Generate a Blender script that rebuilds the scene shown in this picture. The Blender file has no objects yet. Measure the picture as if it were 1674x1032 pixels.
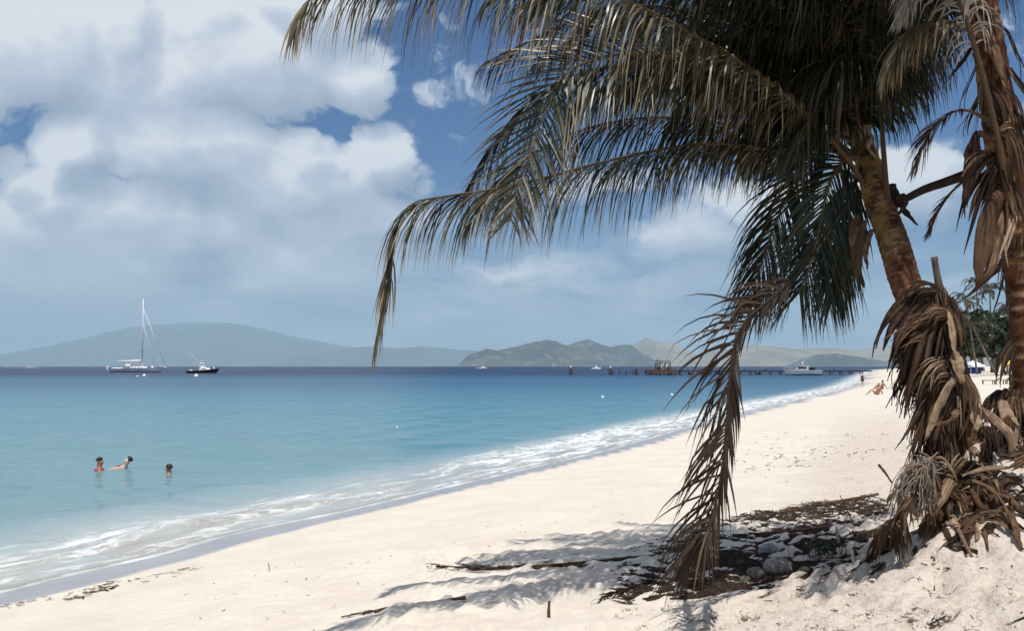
import bpy, bmesh, math, random
import numpy as np
from mathutils import Vector, Matrix
R = math.radians
random.seed(7); rng = np.random.default_rng(11)
scene = bpy.context.scene
COL = scene.collection

# ------------------------------------------------------------------ camera
F_PX, CX, CY, HOR = 1630.0, 837.0, 516.0, 598.0
TILT = math.atan((HOR - CY) / F_PX)
CAM_Z = 2.7
cam_data = bpy.data.cameras.new('camera')
cam_data.sensor_width = 36.0
cam_data.lens = 36.0 * F_PX / 1674.0
cam_data.clip_start = 0.05
cam_data.clip_end = 200000
cam = bpy.data.objects.new('camera', cam_data); COL.objects.link(cam)
cam.location = (0, 0, CAM_Z); cam.rotation_euler = (R(90) + TILT, 0, 0)
scene.camera = cam

def P(px, py, Y):
    """photo pixel + distance in front of the camera -> world point"""
    x = (px - CX) / F_PX; y = -(py - CY) / F_PX
    fy = math.cos(TILT) - y * math.sin(TILT); fz = math.sin(TILT) + y * math.cos(TILT)
    s = Y / fy
    return np.array([x * s, Y, CAM_Z + fz * s])

# ------------------------------------------------------------------ light
SUN_EL = 69.0
SUN_DIR = np.array([0.10, -1.0]); SUN_DIR /= np.linalg.norm(SUN_DIR)
sun_vec = Vector((SUN_DIR[0] * math.cos(R(SUN_EL)), SUN_DIR[1] * math.cos(R(SUN_EL)), math.sin(R(SUN_EL))))
sd_ = bpy.data.lights.new('sun', 'SUN'); sd_.energy = 4.8; sd_.angle = R(0.5); sd_.color = (1.0, 0.965, 0.91)
sun = bpy.data.objects.new('sun', sd_); COL.objects.link(sun)
sun.rotation_euler = sun_vec.to_track_quat('Z', 'Y').to_euler(); sun.location = (20, -40, 60)

vs = scene.view_settings
vs.view_transform = 'Standard'; vs.look = 'None'; vs.gamma = 1.0; vs.use_curve_mapping = False
vs.exposure = -0.10

# ---------------------------------------------------------------- world sky
world = bpy.data.worlds.new('World'); scene.world = world
world.use_nodes = True
nt = world.node_tree; nt.nodes.clear()

class G:
    """tiny node-graph helper"""
    def __init__(s, nt): s.nt = nt
    def n(s, t, **kw):
        nd = s.nt.nodes.new(t)
        for k, v in kw.items(): setattr(nd, k, v)
        return nd
    def set(s, sock, v):
        if isinstance(v, bpy.types.NodeSocket): s.nt.links.new(v, sock)
        elif v is not None: sock.default_value = v
    def m(s, op, a, b=None, c=None, clamp=False):
        nd = s.n('ShaderNodeMath', operation=op); nd.use_clamp = clamp
        s.set(nd.inputs[0], a)
        if b is not None: s.set(nd.inputs[1], b)
        if c is not None: s.set(nd.inputs[2], c)
        return nd.outputs[0]
    def v(s, op, a, b=None, out=0):
        nd = s.n('ShaderNodeVectorMath', operation=op)
        s.set(nd.inputs[0], a)
        if b is not None: s.set(nd.inputs[1], b)
        return nd.outputs[out]
    def rng(s, v, a, b, c=0.0, d=1.0, mode='SMOOTHSTEP'):
        nd = s.n('ShaderNodeMapRange', interpolation_type=mode)
        for i, q in enumerate((v, a, b, c, d)): s.set(nd.inputs[i], q)
        return nd.outputs[0]
    def noise(s, vec, scale, detail=4, rough=0.55, out=0, dist=0.0):
        nd = s.n('ShaderNodeTexNoise'); s.set(nd.inputs['Vector'], vec)
        s.set(nd.inputs['Scale'], scale); nd.inputs['Detail'].default_value = detail
        nd.inputs['Roughness'].default_value = rough; nd.inputs['Distortion'].default_value = dist
        return nd.outputs[out]
    def mix(s, f, a, b, blend='MIX'):
        nd = s.n('ShaderNodeMix', data_type='RGBA', blend_type=blend)
        s.set(nd.inputs[0], f); s.set(nd.inputs[6], a); s.set(nd.inputs[7], b)
        return nd.outputs[2]
    def ramp(s, f, stops, mode='LINEAR'):
        nd = s.n('ShaderNodeValToRGB'); nd.color_ramp.interpolation = mode
        el = nd.color_ramp.elements
        while len(el) < len(stops): el.new(0.5)
        for e, (p, c) in zip(el, stops):
            e.position = p; e.color = (*c, 1) if len(c) == 3 else c
        s.set(nd.inputs[0], f)
        return nd.outputs[0]

def cloud_group():
    gt = bpy.data.node_groups.new('cloud_density', 'ShaderNodeTree')
    gt.interface.new_socket('Q', in_out='INPUT', socket_type='NodeSocketVector')
    gt.interface.new_socket('D', in_out='OUTPUT', socket_type='NodeSocketFloat'); gt.interface.new_socket('S', in_out='OUTPUT', socket_type='NodeSocketFloat')
    g = G(gt)
    gi = g.n('NodeGroupInput'); go = g.n('NodeGroupOutput')
    q = gi.outputs[0]                                     # (azimuth, elevation, 0) radians
    w1 = g.v('SUBTRACT', g.noise(q, 7.0, 4, 0.6, out=1), (0.5, 0.5, 0.5))
    q1 = g.v('ADD', q, g.v('MULTIPLY', w1, (0.11, 0.085, 0)))
    blobs = [(60,105,170,105,1.0),(190,70,70,110,1.0),(260,165,190,95,.95),(400,105,215,105,1.05),(565,110,85,85,1.0),
             (500,5,140,75,1.05),(330,40,120,70,.9),(125,265,62,55,1.15),(60,320,80,48,.95),(20,280,40,40,.8),(300,260,170,100,1.05),(478,255,52,42,1.0),
             (605,268,80,70,1.05),(470,315,190,65,1.0),(200,380,330,80,1.0),(560,370,180,60,.9),(120,450,330,80,.98),(480,440,280,80,.9),(300,520,420,50,.62),(760,500,300,60,.5),(1050,480,300,70,.52),
             (720,130,70,50,.4),(870,450,230,45,.6),(1110,390,150,55,.65),(1270,345,170,60,.75),(1480,330,110,80,.9),(690,300,40,40,.5),
             (1540,480,120,50,.5),(960,300,140,50,.4),(-150,200,160,110,1.0),(1900,200,170,100,.9)]
    acc = None
    for (px, py, rx, ry, s) in blobs:
        a0 = math.atan((px - CX) / F_PX); e0 = math.atan((HOR - py) / F_PX)
        d = g.v('MULTIPLY', g.v('SUBTRACT', q1, (a0, e0, 0)), (F_PX / rx, F_PX / ry, 0))
        l = g.rng(g.v('LENGTH', d, out=1), 1.35, 0.25, 0.0, s)
        acc = l if acc is None else g.m('SMOOTH_MAX', acc, l, 0.15)
    # clouds of the rest of the sky, and none in front of the designed ones twice
    az = g.n('ShaderNodeSeparateXYZ'); g.set(az.inputs[0], q)
    away = g.rng(g.m('ABSOLUTE', az.outputs[0]), 0.6, 0.9)
    upw = g.rng(az.outputs[1], 0.42, 0.6)
    gen = g.rng(g.noise(q, 4.0, 3, 0.5), 0.40, 0.62, 0.0, 1.0)
    acc = g.m('MAXIMUM', acc, g.m('MULTIPLY', gen, g.m('MAXIMUM', away, upw)))
    fb = g.noise(g.v('MULTIPLY', q1, (1, 1.25, 1)), 20.0, 9, 0.64)
    st = g.noise(g.v('MULTIPLY', q1, (1, 4.2, 1)), 12.0, 6, 0.58)
    low = g.rng(az.outputs[1], 0.19, 0.08)
    fbm = g.m('ADD', g.m('MULTIPLY', fb, g.m('SUBTRACT', 1.0, low)), g.m('MULTIPLY', st, low))
    D = g.m('ADD', acc, g.m('MULTIPLY', g.m('SUBTRACT', fbm, 0.5), 1.5))
    g.set(go.inputs[0], D)
    soft = g.noise(g.v('MULTIPLY', q1, (1, 1.3, 1)), 13.0, 4, 0.5)
    g.set(go.inputs[1], g.m('ADD', g.m('MULTIPLY', acc, 0.9), g.m('MULTIPLY', g.m('SUBTRACT', g.m('ADD', g.m('MULTIPLY', soft, .75), g.m('MULTIPLY', fbm, .25)), 0.5), 1.2)))
    return gt

def build_world():
    g = G(nt)
    out = g.n('ShaderNodeOutputWorld'); bg = g.n('ShaderNodeBackground')
    sky = g.n('ShaderNodeTexSky', sky_type='NISHITA')
    sky.sun_disc = False; sky.sun_elevation = R(SUN_EL)
    sky.sun_rotation = math.atan2(SUN_DIR[0], SUN_DIR[1])
    sky.altitude = 0; sky.air_density = 1.0; sky.dust_density = 0.35; sky.ozone_density = 2.0
    tc = g.n('ShaderNodeTexCoord')
    sp = g.n('ShaderNodeSeparateXYZ'); g.set(sp.inputs[0], tc.outputs['Generated'])
    a = g.m('ARCTAN2', sp.outputs[0], sp.outputs[1]); e = g.m('ARCSINE', sp.outputs[2])
    q = g.n('ShaderNodeCombineXYZ'); g.set(q.inputs[0], a); g.set(q.inputs[1], e)
    grp = cloud_group()
    def D(vec):
        nd = g.n('ShaderNodeGroup'); nd.node_tree = grp; g.set(nd.inputs[0], vec); return nd.outputs
    o0 = D(q.outputs[0]); d0, s0 = o0[0], o0[1]; s1 = D(g.v('ADD', q.outputs[0], (-0.018, 0.032, 0)))[1]
    veil = g.m('MULTIPLY', g.rng(e, 0.20, 0.03), g.rng(g.noise(g.v('MULTIPLY', q.outputs[0], (1, 4.5, 1)), 6.0, 5, .6), 0.32, 0.68, 0.20, 1.0))
    cov = g.rng(d0, 0.20, g.rng(e, 0.08, 0.2, 0.85, 0.50))
    lit = g.m('MULTIPLY_ADD', g.m('SUBTRACT', s0, s1), 1.0, 0.56)
    lit = g.m('ADD', lit, g.rng(e, 0.06, 0.30, -0.10, 0.10, 'LINEAR'))
    lit = g.m('ADD', lit, g.m('MULTIPLY', g.m('SUBTRACT', g.noise(q.outputs[0], 8.0, 6, 0.55), 0.5), 0.40), clamp=True)
    ccol = g.ramp(lit, [(0.0, (3.5, 4.5, 5.9)), (0.35, (4.8, 5.7, 7.0)), (0.7, (6.4, 7.2, 8.4)), (1.0, (9.0, 9.4, 9.8))])
    skyc = g.mix(1.0, sky.outputs[0], (0.25, 0.50, 0.80, 1), 'MULTIPLY')
    skyc = g.mix(veil, skyc, (5.6, 6.8, 7.9, 1))
    c = g.mix(g.m('MULTIPLY', cov, 0.94), skyc, ccol)
    g.set(bg.inputs['Color'], c); bg.inputs['Strength'].default_value = 0.1
    g.nt.links.new(bg.outputs[0], out.inputs[0])
build_world()
world.cycles.sampling_method = 'MANUAL'; world.cycles.sample_map_resolution = 512
scene.cycles.use_denoising = True
scene.cycles.max_bounces = 6; scene.cycles.diffuse_bounces = 3; scene.cycles.transparent_max_bounces = 12; scene.cycles.volume_bounces = 0

# ------------------------------------------------------------------ helpers
def tag(o, label=None, cat=None, group=None, kind=None):
    if label: o['label'] = label
    if cat: o['category'] = cat
    if group: o['group'] = group
    if kind: o['kind'] = kind
    return o

def empty(name, loc=(0, 0, 0), rz=0.0):
    o = bpy.data.objects.new(name, None); COL.objects.link(o)
    o.empty_display_size = 0.2; o.location = loc; o.rotation_euler = (0, 0, rz)
    return o

def make_mesh(name, verts, faces, attrs=None, smooth=True):
    me = bpy.data.meshes.new(name)
    if isinstance(verts, np.ndarray): verts = verts.tolist()
    if isinstance(faces, np.ndarray): faces = faces.tolist()
    me.from_pydata(verts, [], faces)
    for k, arr in (attrs or {}).items():
        arr = np.asarray(arr, dtype=np.float32)
        if arr.ndim == 1:
            at = me.attributes.new(k, 'FLOAT', 'POINT'); at.data.foreach_set('value', arr)
        else:
            at = me.attributes.new(k, 'FLOAT_VECTOR', 'POINT'); at.data.foreach_set('vector', arr.ravel())
    if smooth: me.polygons.foreach_set('use_smooth', np.ones(len(me.polygons), dtype=bool))
    me.update()
    return me

def link(name, me, mat, parent=None):
    if mat is not None and not me.materials: me.materials.append(mat)
    o = bpy.data.objects.new(name, me); COL.objects.link(o)
    if parent is not None: o.parent = parent
    return o

class MB:
    """collects vertices and faces; build() links ONE mesh object"""
    def __init__(s): s.v = []; s.f = []; s.a = {}; s.n = 0
    def add(s, verts, faces, **attrs):
        verts = np.asarray(verts, dtype=float).reshape(-1, 3)
        k = len(verts)
        for key in set(s.a) | set(attrs):
            if key not in s.a:
                w = np.asarray(attrs[key]); s.a[key] = [np.zeros((s.n,) + w.shape[1:])] if s.n else []
            w = attrs.get(key)
            if w is None:
                w0 = s.a[key][0] if s.a[key] else np.zeros(0); w = np.zeros((k,) + w0.shape[1:])
            s.a[key].append(np.asarray(w, dtype=float))
        s.v.append(verts); s.f += [[i + s.n for i in f] for f in faces]; s.n += k
        return s
    def box(s, c, d, rz=0.0, taper=1.0):
        x, y, z = d[0] / 2, d[1] / 2, d[2] / 2
        vv = np.array([(i * x * (taper if k > 0 else 1), j * y * (taper if k > 0 else 1), k * z) for k in (-1, 1) for j in (-1, 1) for i in (-1, 1)])
        ca, sa = math.cos(rz), math.sin(rz)
        vv = np.column_stack([vv[:, 0] * ca - vv[:, 1] * sa, vv[:, 0] * sa + vv[:, 1] * ca, vv[:, 2]]) + np.asarray(c)
        return s.add(vv, [(0, 2, 3, 1), (4, 5, 7, 6), (0, 1, 5, 4), (2, 6, 7, 3), (0, 4, 6, 2), (1, 3, 7, 5)])
    def tube(s, pts, rad, seg=8, **kw):
        v, f, av = tube(pts, rad, seg); return s.add(v, f, **{k: np.full(len(v), x) if np.isscalar(x) else x for k, x in kw.items()})
    def build(s, name, mat, parent=None, smooth=True):
        at = {k: np.concatenate(v) for k, v in s.a.items()}
        return link(name, make_mesh(name, np.concatenate(s.v), s.f, at, smooth), mat, parent)

def spline(pts, n):
    """Catmull-Rom through the points, n samples equally spaced in arc length"""
    p = np.asarray(pts, dtype=float)
    if len(p) == 2:
        t = np.linspace(0, 1, n)[:, None]; return p[0] * (1 - t) + p[1] * t
    e = np.vstack([2 * p[0] - p[1], p, 2 * p[-1] - p[-2]])
    o = []
    for i in range(1, len(e) - 2):
        t = np.linspace(0, 1, 24, endpoint=False)[:, None]
        a, b, c, d = e[i - 1], e[i], e[i + 1], e[i + 2]
        o.append(0.5 * (2 * b + (c - a) * t + (2 * a - 5 * b + 4 * c - d) * t ** 2 + (-a + 3 * b - 3 * c + d) * t ** 3))
    o = np.vstack(o + [p[-1:]])
    L = np.concatenate([[0], np.cumsum(np.linalg.norm(np.diff(o, axis=0), axis=1))])
    s = np.linspace(0, L[-1], n)
    return np.column_stack([np.interp(s, L, o[:, i]) for i in range(3)])

def unit(v):
    v = np.asarray(v, float); return v / (np.linalg.norm(v, axis=-1, keepdims=True) + 1e-12)

def frames(p):
    """tangents and a parallel-transported normal/binormal"""
    T = unit(np.gradient(p, axis=0)); N = np.zeros_like(T)
    ref = np.array([0, 0, 1.0]) if abs(T[0][2]) < 0.9 else np.array([1.0, 0, 0])
    N[0] = unit(ref - T[0] * ref.dot(T[0]))
    for i in range(1, len(p)):
        v = N[i - 1] - T[i] * N[i - 1].dot(T[i]); N[i] = unit(v)
    return T, N, np.cross(T, N)

def tube(pts, rad, seg=8, flat=1.0):
    p = np.asarray(pts, float); n = len(p)
    rad = np.full(n, rad) if np.isscalar(rad) else np.asarray(rad, float)
    T, N, B = frames(p)
    an = np.linspace(0, 2 * math.pi, seg, endpoint=False)
    if rad.ndim == 1: rad = rad[:, None] * np.ones(seg)
    ring = p[:, None, :] + rad[:, :, None] * (np.cos(an)[None, :, None] * N[:, None, :] * flat + np.sin(an)[None, :, None] * B[:, None, :])
    v = ring.reshape(-1, 3)
    f = []
    for i in range(n - 1):
        for j in range(seg):
            k = (j + 1) % seg
            f.append((i * seg + j, i * seg + k, (i + 1) * seg + k, (i + 1) * seg + j))
    f.append(tuple(range(seg - 1, -1, -1))); f.append(tuple((n - 1) * seg + j for j in range(seg)))
    av = np.repeat(np.linspace(0, 1, n), seg)
    return v, f, av

def fbm2(x, y, oct=4, seed=0, gain=0.5):
    """smooth value noise in numpy"""
    r = np.random.default_rng(seed); tab = r.random((256, 256)); out = np.zeros_like(x, dtype=float); amp = 1.0; tot = 0
    for o in range(oct):
        X = x * 2 ** o + 37.1 * o; Y = y * 2 ** o + 11.7 * o
        xi = np.floor(X).astype(int); yi = np.floor(Y).astype(int)
        fx = X - xi; fy = Y - yi; fx = fx * fx * (3 - 2 * fx); fy = fy * fy * (3 - 2 * fy)
        a = tab[xi % 256, yi % 256]; b = tab[(xi + 1) % 256, yi % 256]; c = tab[xi % 256, (yi + 1) % 256]; d = tab[(xi + 1) % 256, (yi + 1) % 256]
        out += amp * ((a * (1 - fx) + b * fx) * (1 - fy) + (c * (1 - fx) + d * fx) * fy); tot += amp; amp *= gain
    return out / tot - 0.5

def new_mat(name):
    m = bpy.data.materials.new(name); m.use_nodes = True
    g = G(m.node_tree); b = m.node_tree.nodes['Principled BSDF']
    return m, g, b

def simple(name, col, rough=0.6, spec=0.5, var=0.12, scale=6.0, metal=0.0, bump=0.0):
    m, g, b = new_mat(name)
    tc = g.n('ShaderNodeTexCoord')
    nz = g.noise(tc.outputs['Object'], scale, 5, 0.6)
    f = g.rng(nz, 0.3, 0.7)
    c1 = tuple(x * (1 - var) for x in col); c2 = tuple(min(1, x * (1 + var)) for x in col)
    g.set(b.inputs['Base Color'], g.mix(f, (*c1, 1), (*c2, 1)))
    b.inputs['Roughness'].default_value = rough; b.inputs['Specular IOR Level'].default_value = spec; b.inputs['Metallic'].default_value = metal
    if bump:
        bp = g.n('ShaderNodeBump'); bp.inputs['Strength'].default_value = 0.6; bp.inputs['Distance'].default_value = bump
        g.set(bp.inputs['Height'], g.noise(tc.outputs['Object'], scale * 4, 6, 0.65)); g.set(b.inputs['Normal'], bp.outputs[0])
    return m

# --------------------------------------------------------- shoreline, heights
SHORE = np.array([(-900,-5000),(-300,-1500),(-60,-300),(-20,-80),(-12.2,-20),(-10,-5),(-8.6,4),(-7.5,8),(-6.75,10.5),(-6.13,11.93),(-5.65,13.1),(-5.03,14.4),(-4.68,15.6),
    (-4.14,16.8),(-3.22,18.4),(-1.24,22.7),(.82,27.2),(2.99,31.9),(7.1,42.3),(13.2,57),(21.9,77),(43,127),(90,255),(158,440),(260,700),(430,1050),(900,1700),(3000,3500),(9000,7000),(30000,16000)], float)
_sp = spline(np.column_stack([SHORE, np.zeros(len(SHORE))]), 3000)[:, :2]
# denser near the camera
_near = (np.abs(_sp[:, 0]) < 200) & (np.abs(_sp[:, 1]) < 500)
def _dense():
    p = np.column_stack([SHORE, np.zeros(len(SHORE))]); e = np.vstack([2 * p[0] - p[1], p, 2 * p[-1] - p[-2]]); o = []
    for i in range(1, len(e) - 2):
        t = np.linspace(0, 1, 10, endpoint=False)[:, None]; a, b, c, d = e[i - 1], e[i], e[i + 1], e[i + 2]
        # centripetal-ish: limit tangents for very uneven spacing
        L = np.linalg.norm(c - b); m0 = unit(c - a) * L; m1 = unit(d - b) * L
        h = 2 * t ** 3 - 3 * t ** 2 + 1; o.append(h * b + (t ** 3 - 2 * t ** 2 + t) * m0 + (1 - h) * c + (t ** 3 - t ** 2) * m1)
    return np.vstack(o + [p[-1:]])[:, :2]
SH = _dense(); SA, SB = SH[:-1], SH[1:]; SL = np.concatenate([[0], np.cumsum(np.linalg.norm(SB - SA, axis=1))])
def shore(x, y):
    """signed distance to the waterline (inland positive) and distance along it"""
    x = np.ravel(np.asarray(x, float)); y = np.ravel(np.asarray(y, float)); D = np.empty(len(x)); S = np.empty(len(x))
    ab = SB - SA; l2 = (ab ** 2).sum(1)
    for i in range(0, len(x), 20000):
        px = x[i:i + 20000, None]; py = y[i:i + 20000, None]
        t = np.clip(((px - SA[:, 0]) * ab[:, 0] + (py - SA[:, 1]) * ab[:, 1]) / l2, 0, 1)
        dx = px - SA[:, 0] - t * ab[:, 0]; dy = py - SA[:, 1] - t * ab[:, 1]; q = dx * dx + dy * dy
        k = q.argmin(1); r = np.arange(len(k)); cr = ab[k, 0] * dy[r, k] - ab[k, 1] * dx[r, k]
        D[i:i + 20000] = np.sqrt(q[r, k]) * np.where(cr < 0, 1, -1); S[i:i + 20000] = SL[k] + t[r, k] * np.sqrt(l2[k])
    return D, S

def sstep(x, a, b):
    t = np.clip((x - a) / (b - a), 0, 1); return t * t * (3 - 2 * t)

RIDGE = np.array([(-1.5, 5.3), (0.2, 6.15), (1.3, 6.5), (2.3, 6.75), (2.8, 6.9), (3.3, 7.5), (4.2, 9.0), (6, 12)])
def sand_z(x, y, rough=True):
    x = np.ravel(np.asarray(x, float)); y = np.ravel(np.asarray(y, float))
    d, s = shore(x, y)
    z = np.interp(d, [-400, -60, -12, -3, 0, 2, 6, 10, 14, 20, 40, 90, 400], [-9, -4.5, -1.1, -.26, 0, .15, .5, .80, 1.02, 1.25, 1.6, 2.0, 3.0])
    # sand bank the palms stand on, ending in a low scarp
    ry = np.interp(x, RIDGE[:, 0], RIDGE[:, 1])
    wob = 0.12 * fbm2(x * 1.7, y * 1.7, 3, 5) * 2
    bank = sstep(ry - y + wob, -0.38, 0.12) * sstep(x, -2.0, 1.2)
    top = 0.16 + 0.22 * sstep(x, 0.5, 2.2) + 0.20 * sstep(x, 2.0, 3.2)
    z = z + bank * top
    z = z + 0.72 * np.exp(-((x - 3.75) / 0.95) ** 2 - ((y - 7.9) / 1.1) ** 2)
    if rough:
        k = sstep(d, 1.5, 4.0)
        amp = 0.35 + 0.65 * sstep(x - 0.35 * (y - 6), 0.5, 3.0)
        z = z + k * (0.10 * fbm2(x * .35, y * .35, 3, 1) + amp * (0.075 * fbm2(x * 2.1, y * 2.1, 3, 2) + 0.13 * fbm2(x * 7, y * 7, 3, 3, .6) + 0.075 * fbm2(x * 15, y * 15, 2, 4)) + 0.012 * fbm2(x * 14, y * 14, 2, 4))
    return z
def gz(x, y): return float(sand_z([x], [y])[0])
def ground_at(px, py):
    """first point of the sand seen through a photo pixel"""
    Y = np.geomspace(5.0, 500, 1500); a = P(px, py, 1.0); dx = a[0]; dz = a[2] - CAM_Z
    z = CAM_Z + dz * Y; h = sand_z(dx * Y, Y); k = np.argmax(h > z)
    return np.array([dx * Y[k], Y[k], h[k]])

def axis(lo, hi, step, far_lo, far_hi, grow):
    a = list(np.arange(lo, hi, step)); s = step; x = a[-1]
    while x < far_hi: s *= grow; x += s; a.append(x)
    s = step; x = a[0]; b = []
    while x > far_lo: s *= grow; x -= s; b.append(x)
    return np.array(b[::-1] + a)

def grid_faces(nx, ny, keep=None):
    i, j = np.meshgrid(np.arange(nx - 1), np.arange(ny - 1)); a = (j * nx + i).ravel()
    f = np.column_stack([a, a + 1, a + nx + 1, a + nx])
    return f if keep is None else f[keep[f].any(1)]

def compact(v, f, attrs):
    used = np.unique(f); m = -np.ones(len(v), int); m[used] = np.arange(len(used))
    return v[used], m[f], {k: a[used] for k, a in attrs.items()}

# ------------------------------------------------------------------ materials
def sand_material():
    m, g, b = new_mat('sand')
    geo = g.n('ShaderNodeNewGeometry'); pos = geo.outputs['Position']
    at = g.n('ShaderNodeAttribute', attribute_name='wet'); wet = at.outputs['Fac']
    cr = g.n('ShaderNodeAttribute', attribute_name='coarse').outputs['Fac']
    n1 = g.noise(pos, 1.1, 5, 0.6); n2 = g.noise(pos, 9.0, 5, 0.65); n3 = g.noise(pos, 240.0, 2, 0.6)
    dry = g.mix(g.rng(n1, 0.3, 0.7), (0.64, 0.565, 0.475, 1), (0.71, 0.64, 0.55, 1))
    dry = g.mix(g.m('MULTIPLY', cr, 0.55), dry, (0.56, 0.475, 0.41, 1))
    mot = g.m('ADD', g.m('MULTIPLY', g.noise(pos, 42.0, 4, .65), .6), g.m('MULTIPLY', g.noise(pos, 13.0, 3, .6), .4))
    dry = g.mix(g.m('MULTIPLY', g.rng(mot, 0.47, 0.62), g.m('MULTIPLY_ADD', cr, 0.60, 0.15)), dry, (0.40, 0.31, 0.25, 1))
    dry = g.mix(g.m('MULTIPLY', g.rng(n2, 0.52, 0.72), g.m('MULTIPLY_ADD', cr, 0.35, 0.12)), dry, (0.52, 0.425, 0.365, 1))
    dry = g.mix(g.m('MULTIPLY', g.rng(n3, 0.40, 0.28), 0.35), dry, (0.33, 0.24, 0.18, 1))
    dry = g.mix(g.m('MULTIPLY', g.rng(n3, 0.62, 0.72), 0.6), dry, (0.86, 0.80, 0.74, 1))
    # dark specks of leaf crumbs
    vo = g.n('ShaderNodeTexVoronoi'); g.set(vo.inputs['Vector'], g.v('ADD', pos, g.v('MULTIPLY', g.noise(pos, 30, 2, .6, out=1), (.05, .05, .05)))); vo.inputs['Scale'].default_value = 16.0
    sp = g.m('MULTIPLY', g.rng(vo.outputs['Distance'], 0.16, 0.08), g.rng(g.noise(pos, 2.6, 3, .6), 0.52, 0.66))
    dry = g.mix(g.m('MULTIPLY', sp, g.m('MULTIPLY_ADD', cr, 0.65, 0.1)), dry, (0.17, 0.095, 0.05, 1))
    wc = g.mix(g.rng(n1, 0.3, 0.7), (0.30, 0.285, 0.285, 1), (0.36, 0.345, 0.34, 1))
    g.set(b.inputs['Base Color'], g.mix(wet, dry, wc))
    g.set(b.inputs['Roughness'], g.rng(wet, 0.0, 1.0, 0.95, 0.20, 'LINEAR'))
    g.set(b.inputs['Specular IOR Level'], g.rng(wet, 0.0, 1.0, 0.15, 0.65, 'LINEAR'))
    bp = g.n('ShaderNodeBump'); bp.inputs['Distance'].default_value = 0.012
    g.set(bp.inputs['Strength'], g.rng(wet, 0.0, 0.8, 0.9, 0.03, 'LINEAR'))
    h = g.m('ADD', g.m('MULTIPLY', g.noise(pos, 26.0, 5, .65), 1.0), g.m('ADD', g.m('MULTIPLY', n3, 0.18), g.m('MULTIPLY', g.m('MULTIPLY', mot, cr), 1.3)))
    g.set(bp.inputs['Height'], h); g.set(b.inputs['Normal'], bp.outputs[0])
    return m

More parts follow.
